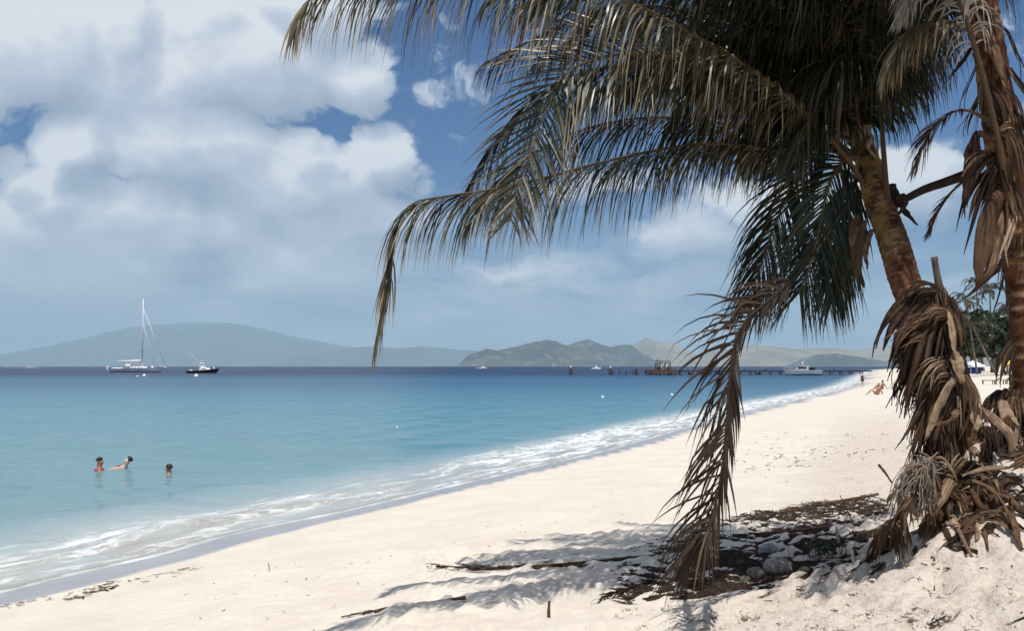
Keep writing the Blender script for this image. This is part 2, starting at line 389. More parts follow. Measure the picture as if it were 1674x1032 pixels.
def sea_material():
    m, g, b = new_mat('sea_water')
    geo = g.n('ShaderNodeNewGeometry'); pos = geo.outputs['Position']
    sea = g.n('ShaderNodeAttribute', attribute_name='sea').outputs['Vector']     # (distance offshore, distance along shore, depth)
    sx = g.n('ShaderNodeSeparateXYZ'); g.set(sx.inputs[0], sea)
    off, along, dep = sx.outputs[0], sx.outputs[1], sx.outputs[2]
    ps = g.n('ShaderNodeSeparateXYZ'); g.set(ps.inputs[0], pos)
    # colour of the water by what lies under it: sand shallows, turquoise, then the drop to deep water
    lateral = g.noise(g.v('MULTIPLY', pos, (0.010, 0.03, 0)), 1.0, 4, 0.55)
    Y = g.m('MULTIPLY', ps.outputs[1], g.m('MULTIPLY_ADD', g.m('SUBTRACT', lateral, 0.5), 0.35, 1.0))
    f = g.m('DIVIDE', g.m('LOGARITHM', g.m('MAXIMUM', Y, 10.0), 10.0), 4.0)       # 10 m .25, 100 m .5, 1 km .75
    col = g.ramp(f, [(0.27, (0.1458, 0.2491, 0.2499)), (0.36, (0.1069, 0.2391, 0.2646)), (0.44, (0.0558, 0.1943, 0.2450)), (0.50, (0.0213, 0.1215, 0.1940)), (0.545, (0.0094, 0.0717, 0.1470)),
                     (0.565, (0.0130, 0.0916, 0.1646)), (0.590, (0.0079, 0.0598, 0.1294)), (0.606, (0.0065, 0.0478, 0.1156)), (0.614, (0.0022, 0.0160, 0.0608)), (0.75, (0.0014, 0.0119, 0.0510))])
    shal = g.rng(off, 0.3, 5.5)
    col = g.mix(shal, (0.40, 0.44, 0.425, 1), col)
    patch = g.noise(g.v('MULTIPLY', pos, (0.035, 0.12, 0)), 1.0, 4, 0.6)
    col = g.mix(g.m('MULTIPLY', g.rng(patch, 0.5, 0.7), 0.28), col, g.mix(1.0, col, (0.55, 0.72, 0.82, 1), 'MULTIPLY'))
    # foam: lace over the swash, brighter at the lip and on the little breaker
    uv = g.n('ShaderNodeCombineXYZ'); g.set(uv.inputs[0], g.m('MULTIPLY', along, 0.42)); g.set(uv.inputs[1], off)
    uvw = g.v('ADD', uv.outputs[0], g.v('MULTIPLY', g.noise(uv.outputs[0], 1.4, 4, .6, out=1), (0.8, 0.8, 0)))
    vo = g.n('ShaderNodeTexVoronoi', feature='DISTANCE_TO_EDGE'); g.set(vo.inputs['Vector'], uvw); vo.inputs['Scale'].default_value = 2.1
    lace = g.rng(vo.outputs['Distance'], 0.15, 0.015)
    vo2 = g.n('ShaderNodeTexVoronoi', feature='DISTANCE_TO_EDGE'); g.set(vo2.inputs['Vector'], uvw); vo2.inputs['Scale'].default_value = 6.5
    lace = g.m('MAXIMUM', lace, g.m('MULTIPLY', g.rng(vo2.outputs['Distance'], 0.12, 0.0), 0.75))
    strk = g.rng(g.noise(g.v('MULTIPLY', uvw, (0.6, 1.7, 1)), 1.5, 5, .62), 0.42, 0.68)
    far = g.rng(along, FS0, FS1)                                                   # denser foam further along the beach
    band = g.m('MULTIPLY', g.rng(off, 3.1, 1.0), g.rng(off, 0.0, 0.25))
    foam = g.m('MULTIPLY', band, g.m('ADD', g.m('MULTIPLY', lace, g.m('MULTIPLY', strk, .8)), g.m('MULTIPLY', strk, g.m('MULTIPLY_ADD', far, 0.50, 0.07))))
    lipn = g.m('ADD', g.m('MULTIPLY', g.noise(g.v('MULTIPLY', uv.outputs[0], (1.1, .4, 0)), 1.0, 3, .6), .6), g.m('MULTIPLY', g.noise(uvw, 5.5, 5, .65), .4))
    lip = g.m('MULTIPLY', g.rng(off, g.m('MULTIPLY_ADD', g.rng(lipn, .38, .72), 0.20, 0.012), 0.0), g.rng(lipn, .3, .65, .15, .9))
    brk = g.n('ShaderNodeAttribute', attribute_name='foamy').outputs['Fac']
    foam = g.m('ADD', g.m('MAXIMUM', foam, lip), g.m('MULTIPLY', brk, g.rng(g.noise(uvw, 5.0, 5, .65), 0.35, 0.6)), clamp=True)
    # churned sand in the swash
    churn = g.m('MULTIPLY', g.rng(off, 3.4, 0.6), g.rng(g.noise(g.v('MULTIPLY', uvw, (.8, 1.3, 1)), 1.1, 4, .6), 0.3, 0.6))
    col = g.mix(g.m('MULTIPLY', churn, 0.8), col, (0.35, 0.315, 0.255, 1))
    col = g.mix(foam, col, (0.84, 0.84, 0.83, 1))
    g.set(b.inputs['Base Color'], col)
    g.set(b.inputs['Roughness'], g.mix(foam, g.rng(f, 0.3, 0.62, 0.10, 0.30, 'LINEAR'), (0.9, 0.9, 0.9, 1)))
    b.inputs['IOR'].default_value = 1.333
    g.set(b.inputs['Specular IOR Level'], g.m('MULTIPLY', g.m('SUBTRACT', 1.0, foam), g.rng(f, 0.30, 0.60, 0.28, 0.08, 'LINEAR')))
    # ripples, swell
    r1 = g.noise(g.v('MULTIPLY', pos, (0.55, 1.0, 1)), 3.2, 4, .6)
    r2 = g.noise(g.v('MULTIPLY', pos, (0.35, 1.0, 1)), 0.55, 3, .55)
    r3 = g.noise(g.v('MULTIPLY', pos, (0.25, 1.0, 1)), 0.09, 3, .55)
    h = g.m('ADD', g.m('MULTIPLY', r1, 0.10), g.m('ADD', g.m('MULTIPLY', r2, 0.38), g.m('MULTIPLY', r3, g.rng(f, .42, .6, 0.0, 1.8, 'LINEAR'))))
    h = g.m('ADD', h, g.m('MULTIPLY', foam, 0.05))
    bp = g.n('ShaderNodeBump'); bp.inputs['Strength'].default_value = 1.0; g.set(bp.inputs['Distance'], g.rng(off, 0.0, 10.0, 0.05, 0.34))
    g.set(bp.inputs['Height'], h); g.set(b.inputs['Normal'], bp.outputs[0])
    # see-through film at the edge
    tr = g.n('ShaderNodeBsdfTransparent'); tr.inputs[0].default_value = (0.88, 0.94, 0.95, 1)
    mx = g.n('ShaderNodeMixShader')
    g.set(mx.inputs[0], g.m('MAXIMUM', g.rng(dep, 0.0, 0.03, 0.70, 1.0), foam))
    g.nt.links.new(tr.outputs[0], mx.inputs[1]); g.nt.links.new(b.outputs[0], mx.inputs[2])
    g.nt.links.new(mx.outputs[0], m.node_tree.nodes['Material Output'].inputs[0])
    return m

# ------------------------------------------------------------------ ground
def build_sand():
    xs = axis(-7.5, 5.4, 0.045, -1200, 3500, 1.075); ys = axis(5.2, 13.0, 0.045, -1500, 3500, 1.06)
    X, Y = np.meshgrid(xs, ys); x = X.ravel(); y = Y.ravel()
    d, s = shore(x, y); z = sand_z(x, y)
    # footprints and scuffs
    r = np.random.default_rng(3)
    for k in range(620):
        fx, fy = r.uniform(-1, 5.2), r.uniform(5.6, 13)
        dd, _ = shore([fx], [fy])
        if dd[0] < 2.6: continue
        a = r.uniform(0, 6.28); m = np.abs(x - fx) + np.abs(y - fy) < 0.6; u = (x[m] - fx) * math.cos(a) + (y[m] - fy) * math.sin(a); w = -(x[m] - fx) * math.sin(a) + (y[m] - fy) * math.cos(a)
        q = (u / 0.15) ** 2 + (w / 0.065) ** 2; dp = r.uniform(.012, .045)
        z[m] += -dp * np.exp(-q) + dp * 0.55 * np.exp(-(np.sqrt(q) - 1.7) ** 2 * 2)
    wn = 0.9 * fbm2(s * .55, d * 0.3, 3, 8)
    wet = 1 - sstep(d, 0.72 + wn * 0.55, 0.92 + wn * 0.55)
    wet = np.maximum(wet, (d < 0.4) * 1.0)
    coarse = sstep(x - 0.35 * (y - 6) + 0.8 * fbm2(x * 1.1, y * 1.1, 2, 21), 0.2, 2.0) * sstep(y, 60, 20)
    f = grid_faces(len(xs), len(ys), d > -60)
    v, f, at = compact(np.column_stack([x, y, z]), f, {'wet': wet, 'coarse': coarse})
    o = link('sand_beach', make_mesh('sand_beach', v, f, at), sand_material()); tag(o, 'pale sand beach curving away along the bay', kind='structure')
    return o
build_sand()

def build_sea():
    xs = axis(-9, 9, 0.09, -42000, 42000, 1.045); ys = axis(9.5, 30, 0.09, -4000, 43000, 1.035)
    X, Y = np.meshgrid(xs, ys); x = X.ravel(); y = Y.ravel(); d, s = shore(x, y)
    off = -d
    bed = sand_z(x, y, False)
    # small waves running on to the beach, and one little breaker
    fade = sstep(off, 0.3, 2.0) * sstep(np.hypot(x, y), 220, 60)
    z = fade * (0.030 * np.sin(off * 2.4 + 1.5 * fbm2(s * .25, off * .1, 3, 31) * 6) + 0.07 * fbm2(x * .5, y * .9, 4, 32))
    lip = 0.9 + 0.7 * fbm2(s * .5, s * 0, 3, 35)
    s0 = shore([-4.6], [15.8])[1][0]; w = np.exp(-((s - s0) / 1.5) ** 2) + .55 * np.exp(-((s - s0 - 3.2) / 1.2) ** 2) + .3 * np.exp(-((s - s0 + 3.6) / 1.2) ** 2)
    b = np.exp(-((off - lip - .15) / np.where(off > lip + .15, .55, .16)) ** 2)
    z = z + 0.15 * w * b
    far_w = sstep(s, s0 + 9, s0 + 16)
    b2 = np.exp(-((off - 2.6 - .8 * fbm2(s * .15, s * 0, 3, 36) * 2) / .5) ** 2)
    z = z + 0.13 * far_w * b2 * sstep(y, 160, 60)
    foamy = np.clip(0.9 * w * np.exp(-((off - lip - .75) / .45) ** 2) + far_w * np.exp(-((off - 2.0) / .6) ** 2) * .55, 0, 1)
    film = 0.012 * sstep(off, -.35, .2)
    z = z + film + np.maximum(0, 0)
    z = z - (x * x + y * y) / (2 * 6371000.0)                                     # the Earth's curve hides the feet of the far hills
    dep = np.maximum(z - bed, 0)
    f = grid_faces(len(xs), len(ys), d < 1.2)
    v, f, at = compact(np.column_stack([x, y, z]), f, {'sea': np.column_stack([off, s, dep]), 'foamy': foamy})
    o = link('sea', make_mesh('sea', v, f, at), sea_material()); tag(o, 'turquoise sea turning navy towards the horizon', kind='structure')
FS0 = float(shore([-3.0], [18.5])[1][0]); FS1 = FS0 + 16
build_sea()
# ------------------------------------------------------------------ hills
def hill_material(name, c1, c2, c3, sc):
    m, g, b = new_mat(name); pos = g.n('ShaderNodeNewGeometry').outputs['Position']
    n1 = g.noise(pos, sc, 5, 0.6); n2 = g.noise(pos, sc * 5, 4, 0.6)
    c = g.mix(g.rng(n1, .38, .62), (*c1, 1), (*c2, 1)); c = g.mix(g.m('MULTIPLY', g.rng(n2, .55, .7), .8), c, (*c3, 1))
    g.set(b.inputs['Base Color'], c); b.inputs['Roughness'].default_value = 0.95; b.inputs['Specular IOR Level'].default_value = 0.05
    return m

def hill(name, label, outline, Y, depth, mat, seed, rough=0.16, nx=260, ny=70):
    o = np.array([P(a, b, Y) for a, b in outline]); o = o[np.argsort(o[:, 0])]
    base = -(Y ** 2) / (2 * 6371000.0) - 3
    u = np.linspace(o[0, 0], o[-1, 0], nx); v = np.linspace(-1, 1, ny)
    hz = np.interp(u, o[:, 0], o[:, 2]) - base
    hz[0] = hz[-1] = 0
    U, V = np.meshgrid(u, v); H = np.tile(hz, (ny, 1))
    prof = np.clip(1 - np.abs(V) ** 1.5, 0, 1) ** 0.9
    W = (u[-1] - u[0])
    gul = np.abs(fbm2(U / W * 26 + V * 2.5 + 5, V * 2.2 + 3, 4, seed))
    big = fbm2(U / W * 9, V * 3.0, 3, seed + 1)
    k = np.clip(1 - prof, 0, 1) * 2.2 + 0.12
    Z = base + H * prof * (1 - rough * (gul * 1.6 + np.maximum(0, -big)) * np.clip(k, 0, 1) * 1.9)
    ve = np.column_stack([U.ravel(), (Y + V * depth).ravel(), Z.ravel()])
    ob = link(name, make_mesh(name, ve, grid_faces(nx, ny)), mat); tag(ob, label, kind='structure'); return ob

FOREST = hill_material('far_forest', (.030, .045, .036), (.05, .063, .045), (.12, .115, .08), 0.00066)
SCRUB = hill_material('dry_scrub', (.032, .040, .034), (.080, .078, .060), (.24, .20, .14), 0.00132)
TAN = hill_material('dry_grass_hill', (.19, .16, .105), (.30, .25, .17), (.12, .11, .07), 0.00108)
hill('far_mountain', 'broad hazy blue volcano across the strait behind the sailing yacht',
     [(-160,598),(-60,592),(0,583),(70,572),(125,556),(190,540),(245,531),(300,527),(350,526),(395,529),(440,540),(490,552),(530,559),(575,567),(640,577),(700,588),(760,600)], 40000, 7000, FOREST, 41, .22)
hill('far_ridge', 'long low pale ridge between the volcano and the headland',
     [(430,598),(500,580),(560,571),(600,566),(650,569),(690,565),(740,571),(800,575),(900,580),(1000,586),(1100,598)], 33000, 3600, FOREST, 43, .2)
hill('headland', 'grey green humped headland left of the jetty',
     [(746,600),(753,594),(765,581),(795,570),(815,573),(850,565),(870,559),(890,555),(910,557.5),(930,566),(955,575),(978,586),(990,596),(996,600)], 15000, 1050, SCRUB, 45, .30)
hill('pointed_hill', 'dark pointed hill behind the right flank of the headland',
     [(880,600),(905,570),(926,565),(941,559),(961,554),(975,560),(996,567.5),(1021,563),(1033,565),(1046,575),(1071,590),(1080,600)], 17300, 1200, SCRUB, 47, .26)
hill('tan_peak', 'pale tan sunlit peak rising behind the jetty hut',
     [(960,600),(985,566),(1010,565),(1034,562),(1047,557),(1056,551),(1069,557),(1089,559),(1105,564),(1121,570),(1139,579),(1170,590),(1200,600)], 21000, 1500, TAN, 49, .24)
hill('low_hills', 'low tan green hills across the water behind the white launch',
     [(1090,600),(1120,588),(1160,576),(1195,569),(1230,562),(1262,566),(1300,570),(1345,568),(1400,572),(1440,566),(1500,560),(1600,556),(1750,570),(1850,600)], 19500, 1800, TAN, 51, .24)
hill('green_rise', 'small dark green rise low behind the launch',
     [(1290,600),(1310,588),(1335,580),(1365,578),(1400,583),(1440,590),(1480,600)], 15300, 700, SCRUB, 53, .2)

# ------------------------------------------------------------------ haze
def build_haze():
    mb = MB().box((0, 22000, 650), (110000, 60000, 2600)); mb.build('haze', None, smooth=False)
    o = bpy.data.objects['haze']; m = bpy.data.materials.new('haze_air'); m.use_nodes = True; t = m.node_tree; t.nodes.clear()
    out = t.nodes.new('ShaderNodeOutputMaterial'); pv = t.nodes.new('ShaderNodeVolumePrincipled')
    pv.inputs['Color'].default_value = (0.60, 0.83, 1.0, 1); pv.inputs['Density'].default_value = 4.0e-5; pv.inputs['Anisotropy'].default_value = -0.2
    t.links.new(pv.outputs[0], out.inputs['Volume']); o.data.materials.append(m)
    # the box: x +-55 km, y -8..52 km, z -650..1950 m
    tag(o, kind='stuff')
build_haze()

# ------------------------------------------------------------------ materials for made things
M = {}
M['white'] = simple('white_gelcoat', (.84, .84, .83), .25, .5, .03, 2)
M['offwhite'] = simple('weathered_white_paint', (.66, .65, .61), .55, .4, .08, 3)
M['sail'] = simple('sail_cover_canvas', (.70, .67, .66), .8, .2, .06, 3)
M['alu'] = simple('painted_spar', (.80, .77, .77), .4, .5, .04, 3)
M['glass'] = simple('dark_boat_glass', (.012, .015, .02), .08, .6, .1, 3)
M['black'] = simple('black_hull_paint', (.010, .012, .018), .25, .5, .1, 2)
M['boot'] = simple('red_boot_stripe', (.30, .10, .07), .4, .4, .06, 3)
M['teal'] = simple('dark_teal_antifoul', (.02, .06, .07), .5, .4, .1, 3)
M['teak'] = simple('teak_deck', (.30, .21, .13), .7, .3, .15, 4)
M['pier'] = simple('old_jetty_timber', (.075, .050, .038), .85, .2, .3, 3, bump=.02)
M['pierd'] = simple('wet_jetty_timber', (.035, .027, .024), .7, .3, .3, 3)
M['rust'] = simple('rusty_brown_planks', (.17, .085, .055), .85, .2, .25, 3)
M['roofg'] = simple('grey_green_roof', (.20, .20, .15), .8, .2, .15, 2)
M['float'] = simple('white_float_plastic', (.82, .82, .80), .35, .5, .04, 4)
M['skin'] = simple('sun_tanned_skin', (.48, .24, .16), .55, .35, .1, 14)
M['skinp'] = simple('pink_pale_skin', (.62, .40, .34), .55, .35, .08, 14)
M['skind'] = simple('deep_tanned_skin', (.33, .14, .085), .55, .35, .1, 14)
M['hair'] = simple('dark_brown_hair', (.018, .012, .010), .5, .3, .2, 40)
M['hairb'] = simple('light_brown_hair', (.12, .07, .035), .5, .3, .2, 40)
M['red'] = simple('red_swimwear', (.36, .035, .03), .7, .3, .1, 20)
M['dark'] = simple('black_swimwear', (.012, .012, .016), .7, .3, .1, 20)
M['orange'] = simple('orange_swimwear', (.38, .12, .06), .7, .3, .1, 20)
M['blue'] = simple('royal_blue_canvas', (.012, .05, .26), .8, .2, .1, 4)
M['wcanvas'] = simple('white_canvas', (.80, .81, .83), .8, .2, .04, 4)
M['ycanvas'] = simple('yellow_canvas', (.62, .42, .05), .8, .2, .1, 4)
M['eye'] = simple('dark_eye', (.01, .008, .008), .2, .5, .1, 4)

def hull_mesh(L, beam, fore, aft, bow_over=0.10, stern_over=.05, draft=.5, full=.5, n=26, transom=.75):
    """bow towards +x; origin amidships on the waterline. fore/aft: freeboard at bow and stern"""
    V = []; F = []; m = 7
    for i in range(n):
        t = i / (n - 1)                                    # 0 stern, 1 bow
        b = beam / 2 * (transom + (1 - transom) * min(1, t / .35)) if t < .35 else beam / 2 * max(0.0, 1 - ((t - .35) / .65) ** 2.3)
        sh = aft + (fore - aft) * t ** 1.7 - 0.10 * aft * math.sin(math.pi * t)
        for j in range(m):
            s = j / (m - 1)                                # 0 keel 1 sheer
            z = -draft + (sh + draft) * s
            w = b * (s ** full) * (0.90 + .1 * s)
            xx = -L / 2 + L * t
            over = (bow_over * L * (s - 1) * t ** 4 - stern_over * L * (s - 1) * (1 - t) ** 4)
            V.append((xx + over, w, z))
    for i in range(n - 1):
        for j in range(m - 1):
            a = i * m + j; F.append((a, a + 1, a + m + 1, a + m))
    k = len(V); V += [(x, -y, z) for x, y, z in V]; F += [(d + k, c + k, b_ + k, a + k) for a, b_, c, d in F]
    F.append(tuple(range(m)) + tuple(k + j for j in range(m - 1, -1, -1)))                    # transom
    return np.array(V), F, n, m, k
def deck_mesh(V, n, m, k, drop=.06):
    v = []; f = []
    for i in range(n):
        a = V[i * m + m - 1]; v += [(a[0], a[1] * .985, a[2] - drop), (a[0], -a[1] * .985, a[2] - drop)]
    for i in range(n - 1): f.append((2 * i, 2 * i + 1, 2 * i + 3, 2 * i + 2))
    return np.array(v), f

def stripe_from_hull(V, n, m, k, z0, z1, off=.012):
    """a band proud of the hull between two heights above the water"""
    v = []; f = []
    for side in (1, -1):
        st = len(v)
        for i in range(n):
            col = V[i * m:(i + 1) * m]
            for z in (z0, z1):
                x = np.interp(z, col[:, 2], col[:, 0]); y = np.interp(z, col[:, 2], col[:, 1])
                v.append((x, side * (y + off), z))
        for i in range(n - 1):
            q = (st + 2 * i, st + 2 * i + 1, st + 2 * i + 3, st + 2 * i + 2); f.append(q if side > 0 else q[::-1])
    return np.array(v), f

def prism(outline, z0, z1, inset=0.0, shift=0.0):
    """cabin block from a plan outline, top drawn in"""
    o = np.array(outline, float); c = o.mean(0); n = len(o); t = c + (o - c) * (1 - inset) + np.array([shift, 0])
    v = np.vstack([np.column_stack([o, np.full(n, z0)]), np.column_stack([t, np.full(n, z1)])])
    f = [(i, (i + 1) % n, n + (i + 1) % n, n + i) for i in range(n)] + [tuple(range(n, 2 * n)), tuple(range(n - 1, -1, -1))]
    return v, f

def place(px, py_water):
    Y = CAM_Z / ((py_water - HOR) / F_PX); return P(px, HOR, Y)[:2].tolist() + [-(Y * Y) / (2 * 6371000.0)], Y

# ---- sailing yacht
def yacht():
    (x, y, z), Y = place(223, 609); s = Y / F_PX                                # metres per photo pixel there
    t = tag(empty('sailing_yacht', (x, y, z), R(6)), 'large white sailing yacht at anchor with one tall bare mast', 'sailing boat')
    L = 92 * s; V, F, n, m, k = hull_mesh(L, L * .24, 1.95, 1.55, .10, .09, .6, .20, transom=.6)
    h = MB().add(V, F).build('hull', M['white'], t); v, f = stripe_from_hull(V, n, m, k, .05, .30); MB().add(v, f).build('boot_stripe', M['teal'], h)
    v, f = deck_mesh(V, n, m, k); MB().add(v, f).build('deck', M['teak'], t)
    zd = 1.55
    v, f = prism([(-.10 * L, -1.6), (.16 * L, -1.2), (.20 * L, 0), (.16 * L, 1.2), (-.10 * L, 1.6)], zd - .1, zd + .75, .12)
    c = MB().add(v, f).build('cabin', M['white'], t)
    for i in range(4):
        for sd in (-1, 1): MB().box((-.055 * L + i * .05 * L, sd * (1.42 - .05 * i), zd + .38), (.6, .10, .26)).build('window', M['glass'], c)
    v, f = prism([(-.19 * L, -1.3), (-.09 * L, -1.3), (-.09 * L, 1.3), (-.19 * L, 1.3)], zd + .2, zd + 1.75, .15, .2)
    w = MB().add(v, f).build('wheelhouse', M['offwhite'], t)
    MB().box((-.086 * L, 0, zd + 1.25), (.06, 1.9, .5)).build('window', M['glass'], w)
    v, f = prism([(-.42 * L, -1.2), (-.22 * L, -1.4), (-.22 * L, 1.4), (-.42 * L, 1.2)], zd - .1, zd + .35, .08); MB().add(v, f).build('cockpit_coaming', M['white'], t)
    mx = (232 - 223) * s; top = (HOR - 489) * s + CAM_Z
    mast = MB().tube([(mx, 0, zd), (mx, 0, top * .6), (mx, 0, top)], [.27, .23, .14], 8).build('mast', M['alu'], t)
    for hz in (.34, .62):
        MB().tube([(mx, -1.5 + hz, top * hz), (mx, 0, top * hz + .12), (mx, 1.5 - hz, top * hz)], .05, 6).build('spreader', M['alu'], mast)
    MB().tube([(mx + .25, 0, top * .325), (mx + 1.0, 0, top * .325)], [.22, .16], 6).build('radar_dome', M['white'], mast)
    by = (HOR - 591.5) * s + CAM_Z - .2
    MB().tube([(mx - .2, 0, by), (mx - 39 * s, 0, by + .15)], .10, 8).build('boom', M['alu'], t)
    MB().tube([(mx - .3, 0, by + .45), (mx - 12 * s, 0, by + .40), (mx - 38 * s, 0, by + .32)], [.55, .48, .26], 8, ).build('sail_cover', M['sail'], t)
    bw = L / 2
    def stay(a, b, r): MB().tube([a, b], r, 5).build('stay', M['alu'], t)
    stay((mx + .2, 0, top * .86), (bw + .25, 0, 1.9), .085); stay((mx + .2, 0, top * .66), (mx + 21 * s, 0, 1.65), .06)
    stay((mx - .1, 0, top * .98), (-L * .48, 0, 1.5), .022)
    for sd in (-1, 1): stay((mx - .3, sd * 2.3, 1.5), (mx, sd * .1, top * .8), .022)
    p = MB()
    for sd in (-1, 1): p.tube([(bw * .80, sd * .9, 1.75), (bw * .81, sd * .9, 2.4), (bw * 1.02, sd * .15, 2.6)], .06, 5)
    p.build('pulpit', M['white'], t)
    MB().tube([(bw * .93, 0, 1.85), (bw * 1.05, 0, 1.95)], [.30, .15], 6).build('anchor_roller', M['white'], t)
    MB().box((-L * .49, 0, 2.0), (.9, 2.1, .75), 0, .8).build('stern_locker', M['offwhite'], t)
    rl = MB()
    for sd in (-1, 1):
        for i in range(12):
            xx = -L * .46 + i * L * .08; b = np.interp(xx, [-L / 2, -.15 * L, .2 * L, L / 2], [.07 * L, .118 * L, .10 * L, .0]) * sd
            rl.tube([(xx, b, 1.5), (xx, b, 2.25)], .028, 4)
    rl.build('guard_rail', M['alu'], t)['kind'] = 'stuff'
    MB().tube([(mx + 4, 0, 1.4), (mx + 4, 0, 2.5)], [.55, .45], 10).build('deck_canister', M['white'], t)
yacht()

# ---- sport fishing boat, dark hull
def sportfisher():
    (x, y, z), Y = place(332, 610.5); s = Y / F_PX
    t = tag(empty('fishing_boat', (x, y, z), R(12)), 'small black hulled fishing boat with a white spotting tower', 'motor boat')
    L = 52 * s; V, F, n, m, k = hull_mesh(L, L * .33, 1.75, .85, .12, .02, .4, .22, transom=.85)
    h = MB().add(V, F).build('hull', M['black'], t); v, f = stripe_from_hull(V, n, m, k, .0, .22); MB().add(v, f).build('boot_stripe', M['boot'], h)
    v, f = stripe_from_hull(V, n, m, k, 3, 3.3)
    v, f = deck_mesh(V, n, m, k, -.07); MB().add(v, f).build('deck', M['white'], t)
    v, f = prism([(-.12 * L, -1.2), (.16 * L, -1.0), (.25 * L, 0), (.16 * L, 1.0), (-.12 * L, 1.2)], 1.0, 1.95, .22, -.15); c = MB().add(v, f).build('cabin', M['white'], t)
    for sd in (-1, 1): MB().box((.03 * L, sd * 1.02, 1.55), (1.7, .12, .30)).build('window', M['glass'], c)
    v, f = prism([(-.10 * L, -.95), (.10 * L, -.75), (.10 * L, .75), (-.10 * L, .95)], 1.95, 2.55, .15, -.1); MB().add(v, f).build('flybridge', M['white'], t)
    tw = MB()
    for sx in (-.09, .05):
        for sd in (-1, 1): tw.tube([(sx * L, sd * .85, 1.9), (sx * .5 * L - .15, sd * .5, 4.3)], .075, 5)
    tw.tube([(-.06 * L, -.6, 3.2), (-.06 * L, .6, 3.2)], .05, 5).tube([(.02 * L, -.6, 3.2), (.02 * L, .6, 3.2)], .05, 5); tw.build('spotting_tower', M['white'], t)
    MB().box((-.03 * L, 0, 4.35), (1.7, 1.5, .14)).box((-.03 * L, 0, 3.55), (1.3, 1.2, .35), 0, .9).build('tower_top', M['white'], t)
    for sd in (-1, 1): MB().tube([(-.05 * L, sd * 1.1, 2.0), (-.26 * L, sd * 2.4, 5.2), (-.42 * L, sd * 3.2, 7.6)], [.05, .04, .02], 5).build('outrigger', M['alu'], t)
    MB().tube([(.33 * L, 0, 1.5), (.33 * L, 0, 2.25)], [.22, .18], 8).build('bow_seat', M['white'], t)
    MB().box((-.36 * L, 0, 1.0), (.9, 1.0, .55), 0, .9).build('fighting_chair', M['offwhite'], t)
sportfisher()

# ---- white launch alongside the jetty
def launch():
    (x, y, z), Y = place(1311, 613.4); s = Y / F_PX
    t = tag(empty('motor_launch', (x, y, z), R(180 - 5)), 'white cabin launch with dark windows moored along the jetty', 'motor boat')
    L = 63 * s; V, F, n, m, k = hull_mesh(L, L * .28, 2.05, 1.40, .12, .02, .4, .16, transom=.85)
    h = MB().add(V, F).build('hull', M['white'], t); v, f = stripe_from_hull(V, n, m, k, -.05, .28); MB().add(v, f).build('boot_stripe', M['teal'], h)
    v, f = stripe_from_hull(V, n, m, k, .98, 1.08, .03); MB().add(v, f).build('rubbing_strake', M['teak'], h)
    v, f = deck_mesh(V, n, m, k, .05); MB().add(v, f).build('deck', M['offwhite'], t)
    v, f = prism([(-.14 * L, -1.35), (.12 * L, -1.2), (.18 * L, 0), (.12 * L, 1.2), (-.14 * L, 1.35)], 1.3, 2.55, .14, -.2); c = MB().add(v, f).build('cabin', M['white'], t)
    for i in range(3):
        for sd in (-1, 1): MB().box((.085 * L - i * .075 * L, sd * (1.17 + .03 * i), 2.02), (.78, .14, .46)).build('window', M['glass'], c)
    MB().box((-.01 * L, 0, 2.62), (.34 * L, 2.6, .10)).build('cabin_roof', M['white'], t)
    MB().tube([(-.02 * L, 0, 2.65), (-.02 * L, 0, 3.7)], [.14, .10], 6).box((-.02 * L, 0, 3.4), (.35, 1.0, .3)).build('radar_mast', M['white'], t)
    aw = MB().box((-.25 * L, 0, 2.15), (.15 * L, 2.3, .09))
    for sx in (-.32, -.18):
        for sd in (-1, 1): aw.tube([(sx * L, sd * 1.1, 1.0), (sx * L, sd * 1.1, 2.13)], .04, 5)
    aw.box((-.25 * L, 0, 1.75), (.11 * L, 1.7, .65)); aw.build('stern_awning', M['black'], t)
    rl = MB()
    for sd in (-1, 1): rl.tube([(.2 * L, sd * 1.3, 2.0), (.36 * L, sd * .8, 2.15), (.49 * L, sd * .08, 2.3)], .035, 5).tube([(.3 * L, sd * 1.0, 1.5), (.3 * L, sd * 1.0, 2.1)], .03, 4)
    rl.build('bow_rail', M['alu'], t)
launch()

